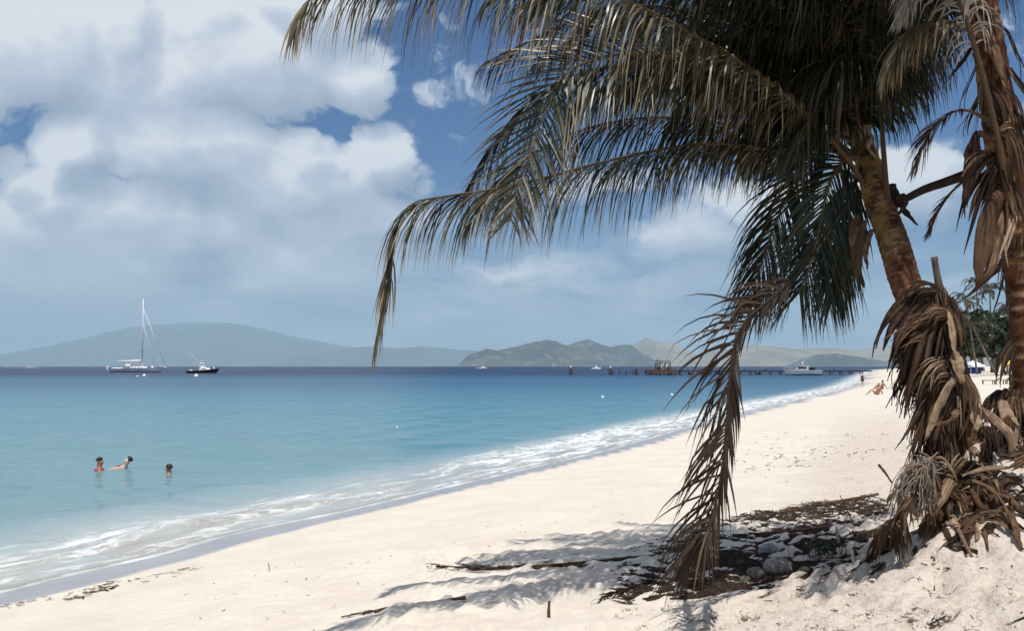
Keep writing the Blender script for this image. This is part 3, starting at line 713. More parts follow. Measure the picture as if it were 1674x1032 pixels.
# ---- distant runabouts
foam_mat = simple('wake_foam', (.85, .86, .87), .9, .1, .05, 2)
def runabout(px, py, lpx, label, wake, dark, rz=0.0):
    (x, y, z), Y = place(px, py); s = Y / F_PX; L = max(lpx * s, 4.0)
    t = tag(empty('speed_boat', (x, y, z), rz), label, 'motor boat')
    V, F, n, m, k = hull_mesh(L, L * .34, 1.2, .8, .12, .02, .3, .4, n=12, transom=.85)
    MB().add(V, F).build('hull', M['black' if dark else 'white'], t); v, f = deck_mesh(V, n, m, k); MB().add(v, f).build('deck', M['white'], t)
    v, f = prism([(-.2 * L, -.9), (.1 * L, -.7), (.1 * L, .7), (-.2 * L, .9)], .8, 2.0, .25, -.3); MB().add(v, f).build('cabin', M['white'], t)
    MB().tube([(-.05 * L, 0, 1.9), (-.05 * L, 0, 2.9)], .07, 5).build('aerial', M['alu'], t)
    if wake:
        a, b = wake; u = np.linspace(a * s, b * s, 40); w = 1.2 + 2.2 * np.abs(u) / (abs(a) * s); hgt = .10 + .55 * np.exp(-(u / (6 * s)) ** 2)
        mb = MB(); v = []; f = []
        for i in range(40):
            for j in range(7):
                q = j / 6 * 2 - 1; jit = rng.uniform(.6, 1.2)
                v.append((u[i], q * w[i], hgt[i] * jit * max(0, 1 - q * q) + .16))
        for i in range(39):
            for j in range(6): f.append((i * 7 + j, i * 7 + j + 1, i * 7 + j + 8, i * 7 + j + 7))
        o = mb.add(v, f).build('wake_foam', foam_mat); o.location = (x, y, z); o.rotation_euler = (0, 0, rz); tag(o, 'white foam thrown up by the speeding boat', 'foam', kind='stuff')
runabout(47, 601.2, 10, 'tiny dark speed boat running fast at far left with a white wake', (-38, 26), True, R(0))
runabout(791, 602.6, 15, 'tiny white speed boat before the foot of the headland', (-14, 4), False, R(8))
runabout(976, 603.2, 15, 'low white speed boat between the mooring posts and the headland', (-10, 6), False, R(-5))

# ---- buoys
def buoy(px, py, r, label):
    (x, y, z), Y = place(px, py)
    t = tag(empty('mooring_buoy', (x, y, z)), label, 'buoy', 'white mooring buoys on the bay')
    an = np.linspace(-math.pi / 2, math.pi / 2, 8); pts = [(0, 0, r * .45 + r * math.sin(a)) for a in an]
    MB().tube(pts, [max(.02, r * math.cos(a)) for a in an], 12).build('float', M['float'], t)
    MB().tube([(0, 0, r * 1.4), (0, 0, r * 1.9)], r * .1, 6).build('ring', M['alu'], t)
buoy(236, 616.0, .42, 'white mooring buoy just right below the yacht'); buoy(225, 616.6, .24, 'smallest white float beside the buoy under the yacht')
buoy(321, 617.0, .50, 'white mooring buoy in front of the black fishing boat')
buoy(985, 651.0, .13, 'white buoy on open water in front of the mooring posts'); buoy(1098, 647.0, .13, 'white buoy left of the hanging dead frond')
buoy(650, 700.0, .05, 'tiny pale float alone on the near turquoise water')

# ---- jetty
def jetty():
    Y = 300.0; s = Y / F_PX
    x0 = P(1057, HOR, Y)[0]; x1 = P(1424, HOR, Y)[0]; zt = 1.15
    t = tag(empty('jetty', ((x0 + x1) / 2, Y, 0)), 'long low dark timber jetty running out from the beach', 'jetty')
    ox = (x0 + x1) / 2
    # deck boards
    bl = None; n = 150; w = (x1 - x0) / n
    for i in range(n):
        xx = x0 + (i + .5) * w - ox
        if bl is None:
            bl = MB().box((0, 0, 0), (w * .90, 2.4, .10)).build('plank', M['pier'], t); b = bl
        else: b = bl.copy(); COL.objects.link(b)
        b.location = (xx, rng.uniform(-.05, .05), zt + rng.uniform(-.012, .012))
    for sd in (-1, 1): MB().box((0, sd * 1.0, zt - .16), (x1 - x0, .16, .20)).build('beam', M['pierd'], t)
    p0 = None
    for i in range(22):
        for sd in (-1, 1):
            if p0 is None: p0 = p = MB().tube([(0, 0, -3), (0, 0, zt + .02)], .17, 8).build('pile', M['pierd'], t)
            else: p = p0.copy(); COL.objects.link(p)
            p.location = (x0 + 1 + i * (x1 - x0 - 4) / 21 - ox, sd * 1.05, 0); p.scale = (1, 1, 1)
    q0 = None
    for i in range(8):
        xx = x0 + 9 + i * (x1 - x0 - 14) / 8 + rng.uniform(-1, 1) - ox
        if q0 is None: q0 = q = MB().tube([(0, 0, zt), (0, 0, zt + .75)], .14, 6).build('bollard', M['rust'], t)
        else: q = q0.copy(); COL.objects.link(q)
        q.location = (xx, -1.25, 0)
    for xx in (13, 17, 21, 33): MB().box((x0 + xx - ox, -1.3, .45), (1.6, .3, .7)).build('tyre_fender', M['black'], t)
    # wider head with skirting boards
    hx = x0 + 4.0 - ox; hw = 8.6
    MB().box((hx, 0, zt + .16), (hw, 5.5, .14)).build('head_deck', M['rust'], t)
    for i in range(2):
        MB().box((hx, -2.78, zt - .25 - .42 * i), (hw, .08, .30)).build('skirt_board', M['rust'], t)
    for i in range(8):
        for sd in (-1, 1): p = p0.copy(); COL.objects.link(p); p.location = (hx - hw / 2 + .3 + i * (hw - .6) / 7, sd * 2.6, .12)
    hr = MB()
    for i in range(9): hr.tube([(hx - hw / 2 + i * hw / 8, -2.5, zt + .2), (hx - hw / 2 + i * hw / 8, -2.5, zt + 1.1)], .05, 5)
    hr.tube([(hx - hw / 2, -2.5, zt + 1.1), (hx + hw / 2, -2.5, zt + 1.1)], .05, 5).tube([(hx - hw / 2, -2.5, zt + .65), (hx + hw / 2, -2.5, zt + .65)], .04, 5)
    hr.build('handrail', M['rust'], t)
    # open hut
    t2 = tag(empty('jetty_hut', (P(1084, HOR, Y)[0], Y, zt + .23)), 'small open hut with white eaves at the end of the jetty', 'hut')
    for i, sx in enumerate((-2.0, -.75, .75, 2.0)):
        for sd in (-1, 1): MB().box((sx, sd * 1.5, 1.1), (.36 if i in (1, 2) else .24, .2, 2.2)).build('post', M['offwhite' if i in (1, 2) else 'pier'], t2)
    MB().box((0, 0, 2.33), (4.5, 3.6, .30)).build('eaves_board', M['white'], t2)
    v, f = prism([(-2.3, -1.85), (2.1, -1.85), (2.1, 1.85), (-2.3, 1.85)], 2.5, 3.05, .25); MB().add(v, f).build('roof', M['roofg'], t2)
    MB().tube([(-2.0, -1.4, 2.5), (-2.0, -1.4, 3.3)], .12, 6).build('chimney_pipe', M['black'], t2)
    for sx in (-1.4, 1.4): MB().box((sx, .2, .5), (1.0, .5, .9)).build('bench', M['pier'], t2)
jetty()

def dolphin(px, Y, label, h, pale, wide):
    x = P(px, HOR, Y)[0]; t = tag(empty('mooring_post', (x, Y, 0)), label, 'mooring post', 'mooring posts off the end of the jetty')
    for i in range(5):
        a = i * 1.256; MB().tube([(wide * math.cos(a), wide * math.sin(a), -3), (wide * .45 * math.cos(a), wide * .45 * math.sin(a), h * (.72 + .09 * (i % 3)))], [.22, .19], 7).build('pile', M['pierd'], t)
    MB().tube([(0, 0, h * .5), (0, 0, h)], [.28, .18], 8).build('post_cap', M['offwhite' if pale else 'pierd'], t)
dolphin(933, 296, 'dark lone mooring post standing left of the other posts', 2.7, True, .55)
dolphin(998, 299, 'mooring post with a pale slanting cap at the low catwalk', 2.5, True, .75)
dolphin(1040, 301, 'dark mooring post between the low catwalk and jetty', 1.9, False, .8)
cw = tag(empty('catwalk', (P(1018, HOR, 300)[0], 300, 0)), 'low narrow catwalk between two mooring posts', 'catwalk')
MB().box((0, 0, .95), (7.2, .9, .16)).build('walkway', M['rust'], cw)
for i in range(4): MB().tube([(-3 + i * 2, 0, -2), (-3 + i * 2, 0, .9)], .12, 6).build('pile', M['pierd'], cw)

# ------------------------------------------------------------------ people
def skin_body(name, joints, edges, mat, parent, root='pelvis', sub=1):
    """one continuous body grown around a skeleton"""
    names = list(joints); idx = {k: i for i, k in enumerate(names)}
    me = bpy.data.meshes.new(name); me.from_pydata([tuple(joints[k][0]) for k in names], [(idx[a], idx[b]) for a, b in edges], [])
    tmp = bpy.data.objects.new('tmp_body', me); COL.objects.link(tmp)
    tmp.modifiers.new('skin', 'SKIN'); sm = tmp.modifiers.new('sub', 'SUBSURF'); sm.levels = sm.render_levels = sub
    sv = me.skin_vertices[0].data
    for k in names:
        r = joints[k][1]; sv[idx[k]].radius = (r, r) if np.isscalar(r) else r; sv[idx[k]].use_root = (k == root)
    dg = bpy.context.evaluated_depsgraph_get(); out = bpy.data.meshes.new_from_object(tmp.evaluated_get(dg)); out.name = name
    bpy.data.objects.remove(tmp)
    out.polygons.foreach_set('use_smooth', np.ones(len(out.polygons), dtype=bool))
    out.materials.clear()
    return link(name, out, mat, parent)

def person(loc, rz, label, pose, skin, hair, wear, suit='trunks', group=None):
    """pose: joint name -> local position in metres (facing +y)"""
    t = tag(empty('person', loc, rz), label, 'person', group)
    rad = dict(pelvis=.135, spine=.12, chest=.145, neckbase=.075, neck=.062, skull=.104, crown=.092, nose=.018,
               shoulder=.062, elbow=.042, wrist=.030, palm=.034, hip=.092, knee=.058, ankle=.038, heel=.036, toe=.030)
    J = {}; E = [('pelvis', 'spine'), ('spine', 'chest'), ('chest', 'neckbase'), ('neckbase', 'neck'), ('neck', 'skull'), ('skull', 'crown'), ('skull', 'nose')]
    for k, p in pose.items():
        J[k] = (np.array(p, float), rad[k.split('_')[0]])
    for s in ('l', 'r'):
        E += [('chest', f'shoulder_{s}'), (f'shoulder_{s}', f'elbow_{s}'), (f'elbow_{s}', f'wrist_{s}'), (f'wrist_{s}', f'palm_{s}'),
              ('pelvis', f'hip_{s}'), (f'hip_{s}', f'knee_{s}'), (f'knee_{s}', f'ankle_{s}'), (f'ankle_{s}', f'toe_{s}')]
        w = J[f'wrist_{s}'][0]; pm = J[f'palm_{s}'][0]; d = unit(pm - w); side = unit(np.cross(d, [0.1, .2, 1.0])); nn = np.cross(side, d)
        for i, (o, ln) in enumerate(((-.026, .060), (-.009, .075), (.009, .070), (.025, .055))):
            a = pm + d * .04 + side * o; J[f'f{i}a_{s}'] = (a, .009); J[f'f{i}b_{s}'] = (a + d * ln * .8 - nn * .02, .0075)
            E += [(f'palm_{s}', f'f{i}a_{s}'), (f'f{i}a_{s}', f'f{i}b_{s}')]
        J[f'ta_{s}'] = (pm - side * .045, .010); J[f'tb_{s}'] = (pm - side * .06 + d * .04, .008); E += [(f'palm_{s}', f'ta_{s}'), (f'ta_{s}', f'tb_{s}')]
    b = skin_body('body', J, E, M[skin], t)
    sk = J['skull'][0]; cr = J['crown'][0]; up = unit(cr - sk); fw = unit(J['nose'][0] - sk); fw = unit(fw - up * fw.dot(up)); rt = np.cross(fw, up)
    for s in (-1, 1):
        MB().tube([sk + fw * .083 + rt * .032 * s + up * .022, sk + fw * .094 + rt * .032 * s + up * .022], .011, 6).build('eye', M['eye'], t)
    # hair: shell over top and back of the head
    v = []; f = []; n, m = 10, 16; c = sk + up * .035 - fw * .012
    for i in range(n):
        th = i / (n - 1) * R(86)
        for j in range(m):
            ph = j / m * 2 * math.pi; front = max(0, math.cos(ph)); q = th * (1 - .55 * front)
            rr = .114 + .004 * math.sin(5 * ph + i)
            v.append(c + up * rr * math.cos(q) * 1.08 + rr * math.sin(q) * (fw * math.cos(ph) + rt * math.sin(ph) * .92))
    for i in range(n - 1):
        for j in range(m): f.append((i * m + j, i * m + (j + 1) % m, (i + 1) * m + (j + 1) % m, (i + 1) * m + j))
    MB().add(v, f).build('hair', M[hair], t)
    pe = J['pelvis'][0]; sp = J['spine'][0]; ch = J['chest'][0]
    if suit in ('trunks', 'both'):
        tr = MB().tube(spline([pe + (sp - pe) * .35, pe, pe - (sp - pe) * .25], 5), [.150, .158, .12], 12)if False else MB()
        ax = unit(sp - pe); tr.tube([pe + ax * .10, pe + ax * .02, pe - ax * .07], [.148, .165, .15], 12)
        for s in ('l', 'r'):
            h = J[f'hip_{s}'][0]; kk = J[f'knee_{s}'][0]; tr.tube([h, h + (kk - h) * .5], [.112, .098], 10)
        tr.build('swim_trunks', M[wear], t)
    if suit in ('top', 'both', 'shirt'):
        tr = MB(); ax = unit(ch - sp); tr.tube([sp - ax * .05, sp + ax * .10, ch, ch + ax * .10], [.136, .148, .165, .125], 12)
        tr.build('shirt' if suit == 'shirt' else 'swim_top', M[wear], t)
    return t

def upright(arm_l, arm_r, stride=.12, lean=0.0, head_turn=0.0):
    """standing pose; arms given as (elbow, wrist) offsets from the shoulder"""
    p = dict(pelvis=(0, 0, .93), spine=(0, lean * .2, 1.10), chest=(0, lean * .6, 1.30), neckbase=(0, lean * .8, 1.43), neck=(0, lean * .85, 1.50),
             skull=(0, lean + .015, 1.585), crown=(0, lean + .01, 1.65))
    p['nose'] = (.12 * math.sin(head_turn), lean + .015 + .12 * math.cos(head_turn), 1.58)
    for s, sg, (e, w) in (('l', -1, arm_l), ('r', 1, arm_r)):
        sh = np.array([sg * .185, lean * .75, 1.40]); p[f'shoulder_{s}'] = sh
        el = sh + np.array([sg * e[0], e[1], e[2]]); wr = el + np.array([sg * w[0], w[1], w[2]])
        p[f'elbow_{s}'] = el; p[f'wrist_{s}'] = wr; p[f'palm_{s}'] = wr + unit(wr - el) * .07
        y = stride * sg
        p[f'hip_{s}'] = (sg * .10, 0, .88); p[f'knee_{s}'] = (sg * .11, y * .6 + .03, .49); p[f'ankle_{s}'] = (sg * .115, y, .075); p[f'toe_{s}'] = (sg * .13, y + .16, .035)
    return p
down = ((.08, -.03, -.28), (.02, .06, -.25)); tread = ((.20, .10, -.16), (.10, .22, -.02)); hipp = ((.20, -.02, -.22), (-.12, .10, -.16))
def swim_place(px, py): return place(px, py)[0]
x, y, z = swim_place(166, 771.5); person((x, y, z - 1.11), R(-75), 'person in red swimwear upright in the water, leftmost swimmer', upright(tread, tread, .1, 0, .5), 'skind', 'hair', 'red', 'both', 'three swimmers in the bay').scale = (.86, .86, .86)
x, y, z = swim_place(281, 772.5); person((x, y, z - 1.27), R(80), 'person swimming alone on the right of the others, only head and shoulders showing', upright(tread, tread, .1, .03, .3), 'skin', 'hair', 'dark', 'trunks', 'three swimmers in the bay').scale = (.86, .86, .86)
# the middle swimmer floats on the back, head to the right
fl = dict(pelvis=(-.50, .05, -.34), spine=(-.36, .03, -.20), chest=(-.17, 0, -.02), neckbase=(-.04, 0, .10), neck=(.01, 0, .15), skull=(.06, 0, .25), crown=(.09, 0, .315), nose=(-.035, -.035, .285))
for s, sg in (('l', -1), ('r', 1)):
    fl[f'shoulder_{s}'] = (-.08, sg * .18, .05); fl[f'elbow_{s}'] = (-.27, sg * .30, .05); fl[f'wrist_{s}'] = (-.46, sg * .28, .0); fl[f'palm_{s}'] = (-.53, sg * .27, -.02)
    fl[f'hip_{s}'] = (-.55, sg * .10, -.38); fl[f'knee_{s}'] = (-.85, sg * .13, -.55); fl[f'ankle_{s}'] = (-1.15, sg * .12, -.8); fl[f'toe_{s}'] = (-1.28, sg * .13, -.78)
x, y, z = swim_place(209, 767.0); person((x, y, z), 0, 'person with pale shoulders floating on the back, head raised, middle swimmer', fl, 'skinp', 'hair', 'red', 'top', 'three swimmers in the bay').scale = (.86, .86, .86)
# on the beach
g_ = P(1410, 632, 122.0); person((g_[0], 122.0, gz(g_[0], 122.0) - .02), R(10), 'person in dark shorts standing at the water edge far along the beach', upright(down, hipp, .08, .02), 'skinp', 'hairb', 'dark', 'both')
g_ = P(1434, 640, 76.0); sit = dict(pelvis=(0, 0, .11), spine=(0, -.06, .28), chest=(0, -.13, .47), neckbase=(0, -.15, .60), neck=(0, -.14, .66), skull=(0, -.11, .76), crown=(0, -.11, .825), nose=(0, -.005, .755))
for s, sg in (('l', -1), ('r', 1)):
    sit[f'shoulder_{s}'] = (sg * .185, -.15, .56); sit[f'elbow_{s}'] = (sg * .26, -.30, .32); sit[f'wrist_{s}'] = (sg * .27, -.36, .09); sit[f'palm_{s}'] = (sg * .27, -.40, .04)
    sit[f'hip_{s}'] = (sg * .10, .03, .11); sit[f'knee_{s}'] = (sg * .14, .40, .42); sit[f'ankle_{s}'] = (sg * .14, .72, .07); sit[f'toe_{s}'] = (sg * .15, .86, .04)
person((g_[0], 76, gz(g_[0], 76)), R(75), 'person sunbathing on the sand sitting up, lower of the pair by the dry fronds', sit, 'skin', 'hairb', 'orange', 'both', 'two sunbathers on the beach')
g_ = P(1441, 629, 95.0); person((g_[0], 95, gz(g_[0], 95)), R(40), 'person seated on the sand higher up, upper sunbather of the pair', sit, 'skind', 'hair', 'orange', 'both', 'two sunbathers on the beach')

# ------------------------------------------------------------------ beach bar: tent, parasol, loungers
def tent():
    p = P(1591, 608, 175.0); zz = gz(p[0], p[1]); t = tag(empty('beach_tent', (p[0], p[1], zz), R(8)), 'white peaked beach tent with royal blue side panels under the trees', 'tent')
    hz = P(1591, 598.5, 175)[2] - zz
    for sx in (-1.2, 1.2):
        for sy in (-1.2, 1.2): MB().tube([(sx, sy, 0), (sx, sy, hz)], .05, 6).build('pole', M['alu'], t)
    v = [(-1.5, -1.5, hz), (1.5, -1.5, hz), (1.5, 1.5, hz), (-1.5, 1.5, hz), (0, 0, hz + .95), (-1.5, -1.5, hz - .22), (1.5, -1.5, hz - .22), (1.5, 1.5, hz - .22), (-1.5, 1.5, hz - .22)]
    MB().add(v, [(0, 1, 4), (1, 2, 4), (2, 3, 4), (3, 0, 4), (5, 6, 1, 0), (6, 7, 2, 1), (7, 8, 3, 2), (8, 5, 0, 3)]).build('canopy', M['wcanvas'], t, smooth=False)
    for c, d in (((-.25, -1.22, hz / 2 - .12), (1.9, .03, hz - .3)), ((-1.23, 0, hz / 2 - .12), (.03, 2.3, hz - .3)), ((0, 1.22, hz / 2 - .12), (2.3, .03, hz - .3))): MB().box(c, d).build('side_panel', M['blue'], t)
tent()
def parasol(px, py, Y, mat, label):
    p = P(px, py, Y); zz = gz(p[0], Y); h = P(px, 590, Y)[2] - zz; r = 1.15
    t = tag(empty('beach_parasol', (p[0], Y, zz)), label, 'parasol')
    MB().tube([(0, 0, -.1), (0, 0, h)], .03, 6).build('pole', M['offwhite'], t)
    v = [(0, 0, h)]; n = 8
    for k, (q, dz) in enumerate(((.5, .17), (1.0, .48))): v += [(r * q * math.cos(2 * math.pi * i / n), r * q * math.sin(2 * math.pi * i / n), h - dz) for i in range(n)]
    f = [(0, 1 + i, 1 + (i + 1) % n) for i in range(n)] + [(1 + i, 1 + n + i, 1 + n + (i + 1) % n, 1 + (i + 1) % n) for i in range(n)]
    MB().add(v, f).build('canopy', mat, t, smooth=False)
    for i in range(n):
        a = 2 * math.pi * i / n; MB().tube([(0, 0, h - .45), (r * .6 * math.cos(a), r * .6 * math.sin(a), h - .26)], .012, 4).build('rib', M['alu'], t)
parasol(1651, 617, 120, M['ycanvas'], 'yellow beach parasol near the right trunk')
def lounger(px, py, rz, label):
    g = P(px, py, 88.0); zz = gz(g[0], 88); t = tag(empty('beach_lounger', (g[0], 88, zz), rz), label, 'lounger', 'wooden loungers on the back beach')
    MB().box((0, .35, .34), (.62, 1.2, .06)).build('seat', M['rust'], t)
    mb = MB(); v, f, _ = tube([(0, -.25, .36), (0, -.75, .80)], .31, 4, .1); mb.add(v, f).build('backrest', M['rust'], t)
    for sx in (-.27, .27):
        for sy in (-.2, .85): MB().box((sx, sy, .16), (.06, .06, .33)).build('leg', M['pier'], t)
lounger(1624, 618, R(70), 'dark wooden lounger nearest the blue tent'); lounger(1641, 620, R(80), 'dark wooden lounger between the other two'); lounger(1658, 621, R(95), 'dark wooden lounger below the yellow parasol')

# ------------------------------------------------------------------ trees behind the beach
def leaf_material(name, a, b_, dry, spec=.35, rough=.4, trans=.25):
    m, g, b = new_mat(name)
    d = g.n('ShaderNodeAttribute', attribute_name='dry').outputs['Fac']; v = g.n('ShaderNodeAttribute', attribute_name='tone').outputs['Fac']
    c = g.mix(v, (*a, 1), (*b_, 1))
    tan = g.mix(v, (*dry[0], 1), (*dry[1], 1))
    c = g.mix(d, c, tan); g.set(b.inputs['Base Color'], c)
    g.set(b.inputs['Roughness'], g.rng(d, 0, 1, rough, .7, 'LINEAR')); b.inputs['Specular IOR Level'].default_value = spec
    tr = g.n('ShaderNodeBsdfTranslucent'); g.set(tr.inputs[0], c); mx = g.n('ShaderNodeMixShader'); mx.inputs[0].default_value = trans
    g.nt.links.new(b.outputs[0], mx.inputs[1]); g.nt.links.new(tr.outputs[0], mx.inputs[2]); g.nt.links.new(mx.outputs[0], m.node_tree.nodes['Material Output'].inputs[0])
    return m
M['leaf'] = leaf_material('palm_leaflet', (.004, .009, .003), (.015, .027, .008), ((.042, .022, .010), (.24, .165, .09)), .36, .32, .06)
M['leafold'] = leaf_material('yellowing_palm_leaflet', (.005, .010, .004), (.026, .036, .012), ((.075, .042, .019), (.56, .43, .25)), .5, .34, .10)
M['leafpale'] = leaf_material('bleached_palm_leaflet', (.14, .12, .07), (.36, .32, .22), ((.26, .20, .15), (.66, .60, .53)), .3, .5, .2)
M['leafdead'] = leaf_material('dead_palm_leaflet', (.013, .008, .006), (.045, .026, .016), ((.030, .016, .009), (.18, .11, .06)), .2, .7, .05)
M['broad'] = leaf_material('broadleaf', (.012, .026, .010), (.04, .065, .022), ((.06, .06, .03), (.12, .10, .05)), .4, .45, .15)
M['bark'] = simple('grey_brown_bark', (.16, .125, .095), .9, .1, .35, 3, bump=.03)

def broad_tree(px, Y, h, w, seed, label):
    r = np.random.default_rng(seed); p = P(px, HOR, Y); z = gz(p[0], Y)
    t = tag(empty('beach_tree', (p[0], Y, z)), label, 'tree', 'dark trees behind the beach')
    tp = [(0, 0, -.3), (r.uniform(-.4, .4), 0, h * .3), (r.uniform(-.8, .8), r.uniform(-.5, .5), h * .62)]
    tr = MB().tube(spline(tp, 8), np.linspace(.05 * h, .022 * h, 8), 8)
    lobes = []
    for i in range(11):
        a = r.uniform(0, 6.28); q = r.uniform(.15, 1); c = np.array([w * .5 * q * math.cos(a), w * .4 * q * math.sin(a), h * r.uniform(.35, .86)]); lobes.append((c, w * r.uniform(.14, .26)))
        tr.tube(spline([tp[1], (np.array(tp[2]) + c) / 2, c], 6), np.linspace(.018 * h, .005 * h, 6), 5)
    tr.build('trunk', M['bark'], t)
    V = []; F = []; tone = []
    for c, rad in lobes:
        n = 420; d = unit(r.normal(size=(n, 3))); pos = c + d * rad * (r.random((n, 1)) ** .35) * np.array([1, 1, .75]); s = r.uniform(.16, .42, (n, 1)) * h / 9
        u = unit(r.normal(size=(n, 3))); w_ = unit(np.cross(u, d + .3 * r.normal(size=(n, 3))))
        for k, (a, b) in enumerate(((-1, -.5), (1, -.4), (.6, .6), (-.7, .5))): V.append((pos + u * s * a + w_ * s * b)[:, None, :])
        k0 = len(F) * 4
    q = np.concatenate([np.concatenate(V[i * 4:i * 4 + 4], axis=1) for i in range(len(lobes))]).reshape(-1, 3)
    nf = len(q) // 4; tone = np.repeat(r.random(nf) ** 1.5, 4)
    MB().add(q, np.arange(nf * 4).reshape(-1, 4), dry=np.repeat((r.random(nf) < .1) * .7, 4), tone=tone).build('crown', M['broad'], t)
BL = ['dark bushy tree above the white and blue tent', 'low dark bush left edge of the tree belt beside the husk covered trunk', 'tall dark tree between the tent and the right trunk', 'round dark tree behind the yellow parasol', 'dark tree at the right picture edge behind the right trunk', 'dense dark tree farther back behind the tent']
for i, (px, Y, h, w) in enumerate([(1590, 196, 9.5, 10), (1558, 215, 11, 9), (1624, 190, 13, 10), (1660, 150, 10, 9), (1720, 150, 13, 12), (1605, 240, 15, 14)]): broad_tree(px, Y, h, w, 60 + i, BL[i])
for i, (px, Y, h, w) in enumerate([(1800, 140, 13, 13), (1900, 120, 12, 13)]): broad_tree(px, Y, h, w, 80 + i, ['tall dark tree of the belt past the right edge', 'farthest right tree of the belt, outside the picture edge'][i])
# ------------------------------------------------------------------ palms
def stalk_material():
    m, g, b = new_mat('frond_stalk'); pv = g.n('ShaderNodeAttribute', attribute_name='puv').outputs['Vector']
    d = g.n('ShaderNodeAttribute', attribute_name='dry').outputs['Fac']
    n = g.noise(g.v('MULTIPLY', pv, (3, 14, 1)), 3.0, 5, .6)
    live = g.mix(n, (.05, .042, .012, 1), (.17, .085, .028, 1)); dead = g.mix(n, (.05, .026, .014, 1), (.15, .088, .046, 1))
    g.set(b.inputs['Base Color'], g.mix(d, live, dead)); b.inputs['Roughness'].default_value = .55; b.inputs['Specular IOR Level'].default_value = .35
    return m
M['stalk'] = stalk_material(); M['stalkdark'] = simple('withered_stalk', (.028, .017, .011), .7, .25, .3, 12)

def trunk_material():
    m, g, b = new_mat('palm_trunk'); pv = g.n('ShaderNodeAttribute', attribute_name='puv').outputs['Vector']; pos = g.n('ShaderNodeNewGeometry').outputs['Position']
    sx = g.n('ShaderNodeSeparateXYZ'); g.set(sx.inputs[0], pv)
    n1 = g.noise(pos, 7.0, 6, .65); n2 = g.noise(g.v('MULTIPLY', pos, (1, 1, .35)), 34.0, 5, .65); n3 = g.noise(g.v('MULTIPLY', pos, (.5, .5, 1.6)), 5.5, 4, .6)
    c = g.mix(g.rng(n1, .35, .65), (.070, .026, .013, 1), (.20, .082, .038, 1))
    c = g.mix(g.m('MULTIPLY', g.rng(n3, .54, .66), .8), c, (.36, .21, .10, 1))          # pale lichen and weathered patches
    c = g.mix(g.m('MULTIPLY', g.rng(n2, .55, .35), .5), c, (.05, .022, .014, 1))
    c = g.mix(g.m('MULTIPLY', sx.outputs[2], .85), c, (.45, .33, .23, 1))                # ring scars
    c = g.mix(g.m('MULTIPLY', sx.outputs[0], g.rng(n1, .42, .6)), c, (.30, .185, .055, 1))  # yellow green sheath near the crown
    g.set(b.inputs['Base Color'], c); b.inputs['Roughness'].default_value = .85; b.inputs['Specular IOR Level'].default_value = .2
    bp = g.n('ShaderNodeBump'); bp.inputs['Strength'].default_value = .9; bp.inputs['Distance'].default_value = .012
    g.set(bp.inputs['Height'], g.m('ADD', n2, g.m('MULTIPLY', n1, .6))); g.set(b.inputs['Normal'], bp.outputs[0])
    return m
M['trunk'] = trunk_material()

def husk_material(name, dark, mid, pale):
    m, g, b = new_mat(name); pv = g.n('ShaderNodeAttribute', attribute_name='puv').outputs['Vector']; tone = g.n('ShaderNodeAttribute', attribute_name='tone').outputs['Fac']
    fib = g.noise(g.v('MULTIPLY', pv, (42, 1.6, 1)), 1.0, 6, .65); n = g.noise(pv, 3.5, 5, .6)
    t = g.m('ADD', g.m('MULTIPLY', tone, .75), g.m('ADD', g.m('MULTIPLY', g.m('SUBTRACT', fib, .5), 1.1), g.m('MULTIPLY', g.m('SUBTRACT', n, .5), .7)), clamp=True)
    g.set(b.inputs['Base Color'], g.ramp(t, [(0, dark), (.45, mid), (1, pale)])); b.inputs['Roughness'].default_value = .8; b.inputs['Specular IOR Level'].default_value = .2
    bp = g.n('ShaderNodeBump'); bp.inputs['Strength'].default_value = .8; bp.inputs['Distance'].default_value = .006
    g.set(bp.inputs['Height'], fib); g.set(b.inputs['Normal'], bp.outputs[0])
    return m
M['husk'] = husk_material('dry_leaf_sheath', (.020, .010, .007), (.120, .066, .034), (.56, .43, .29))

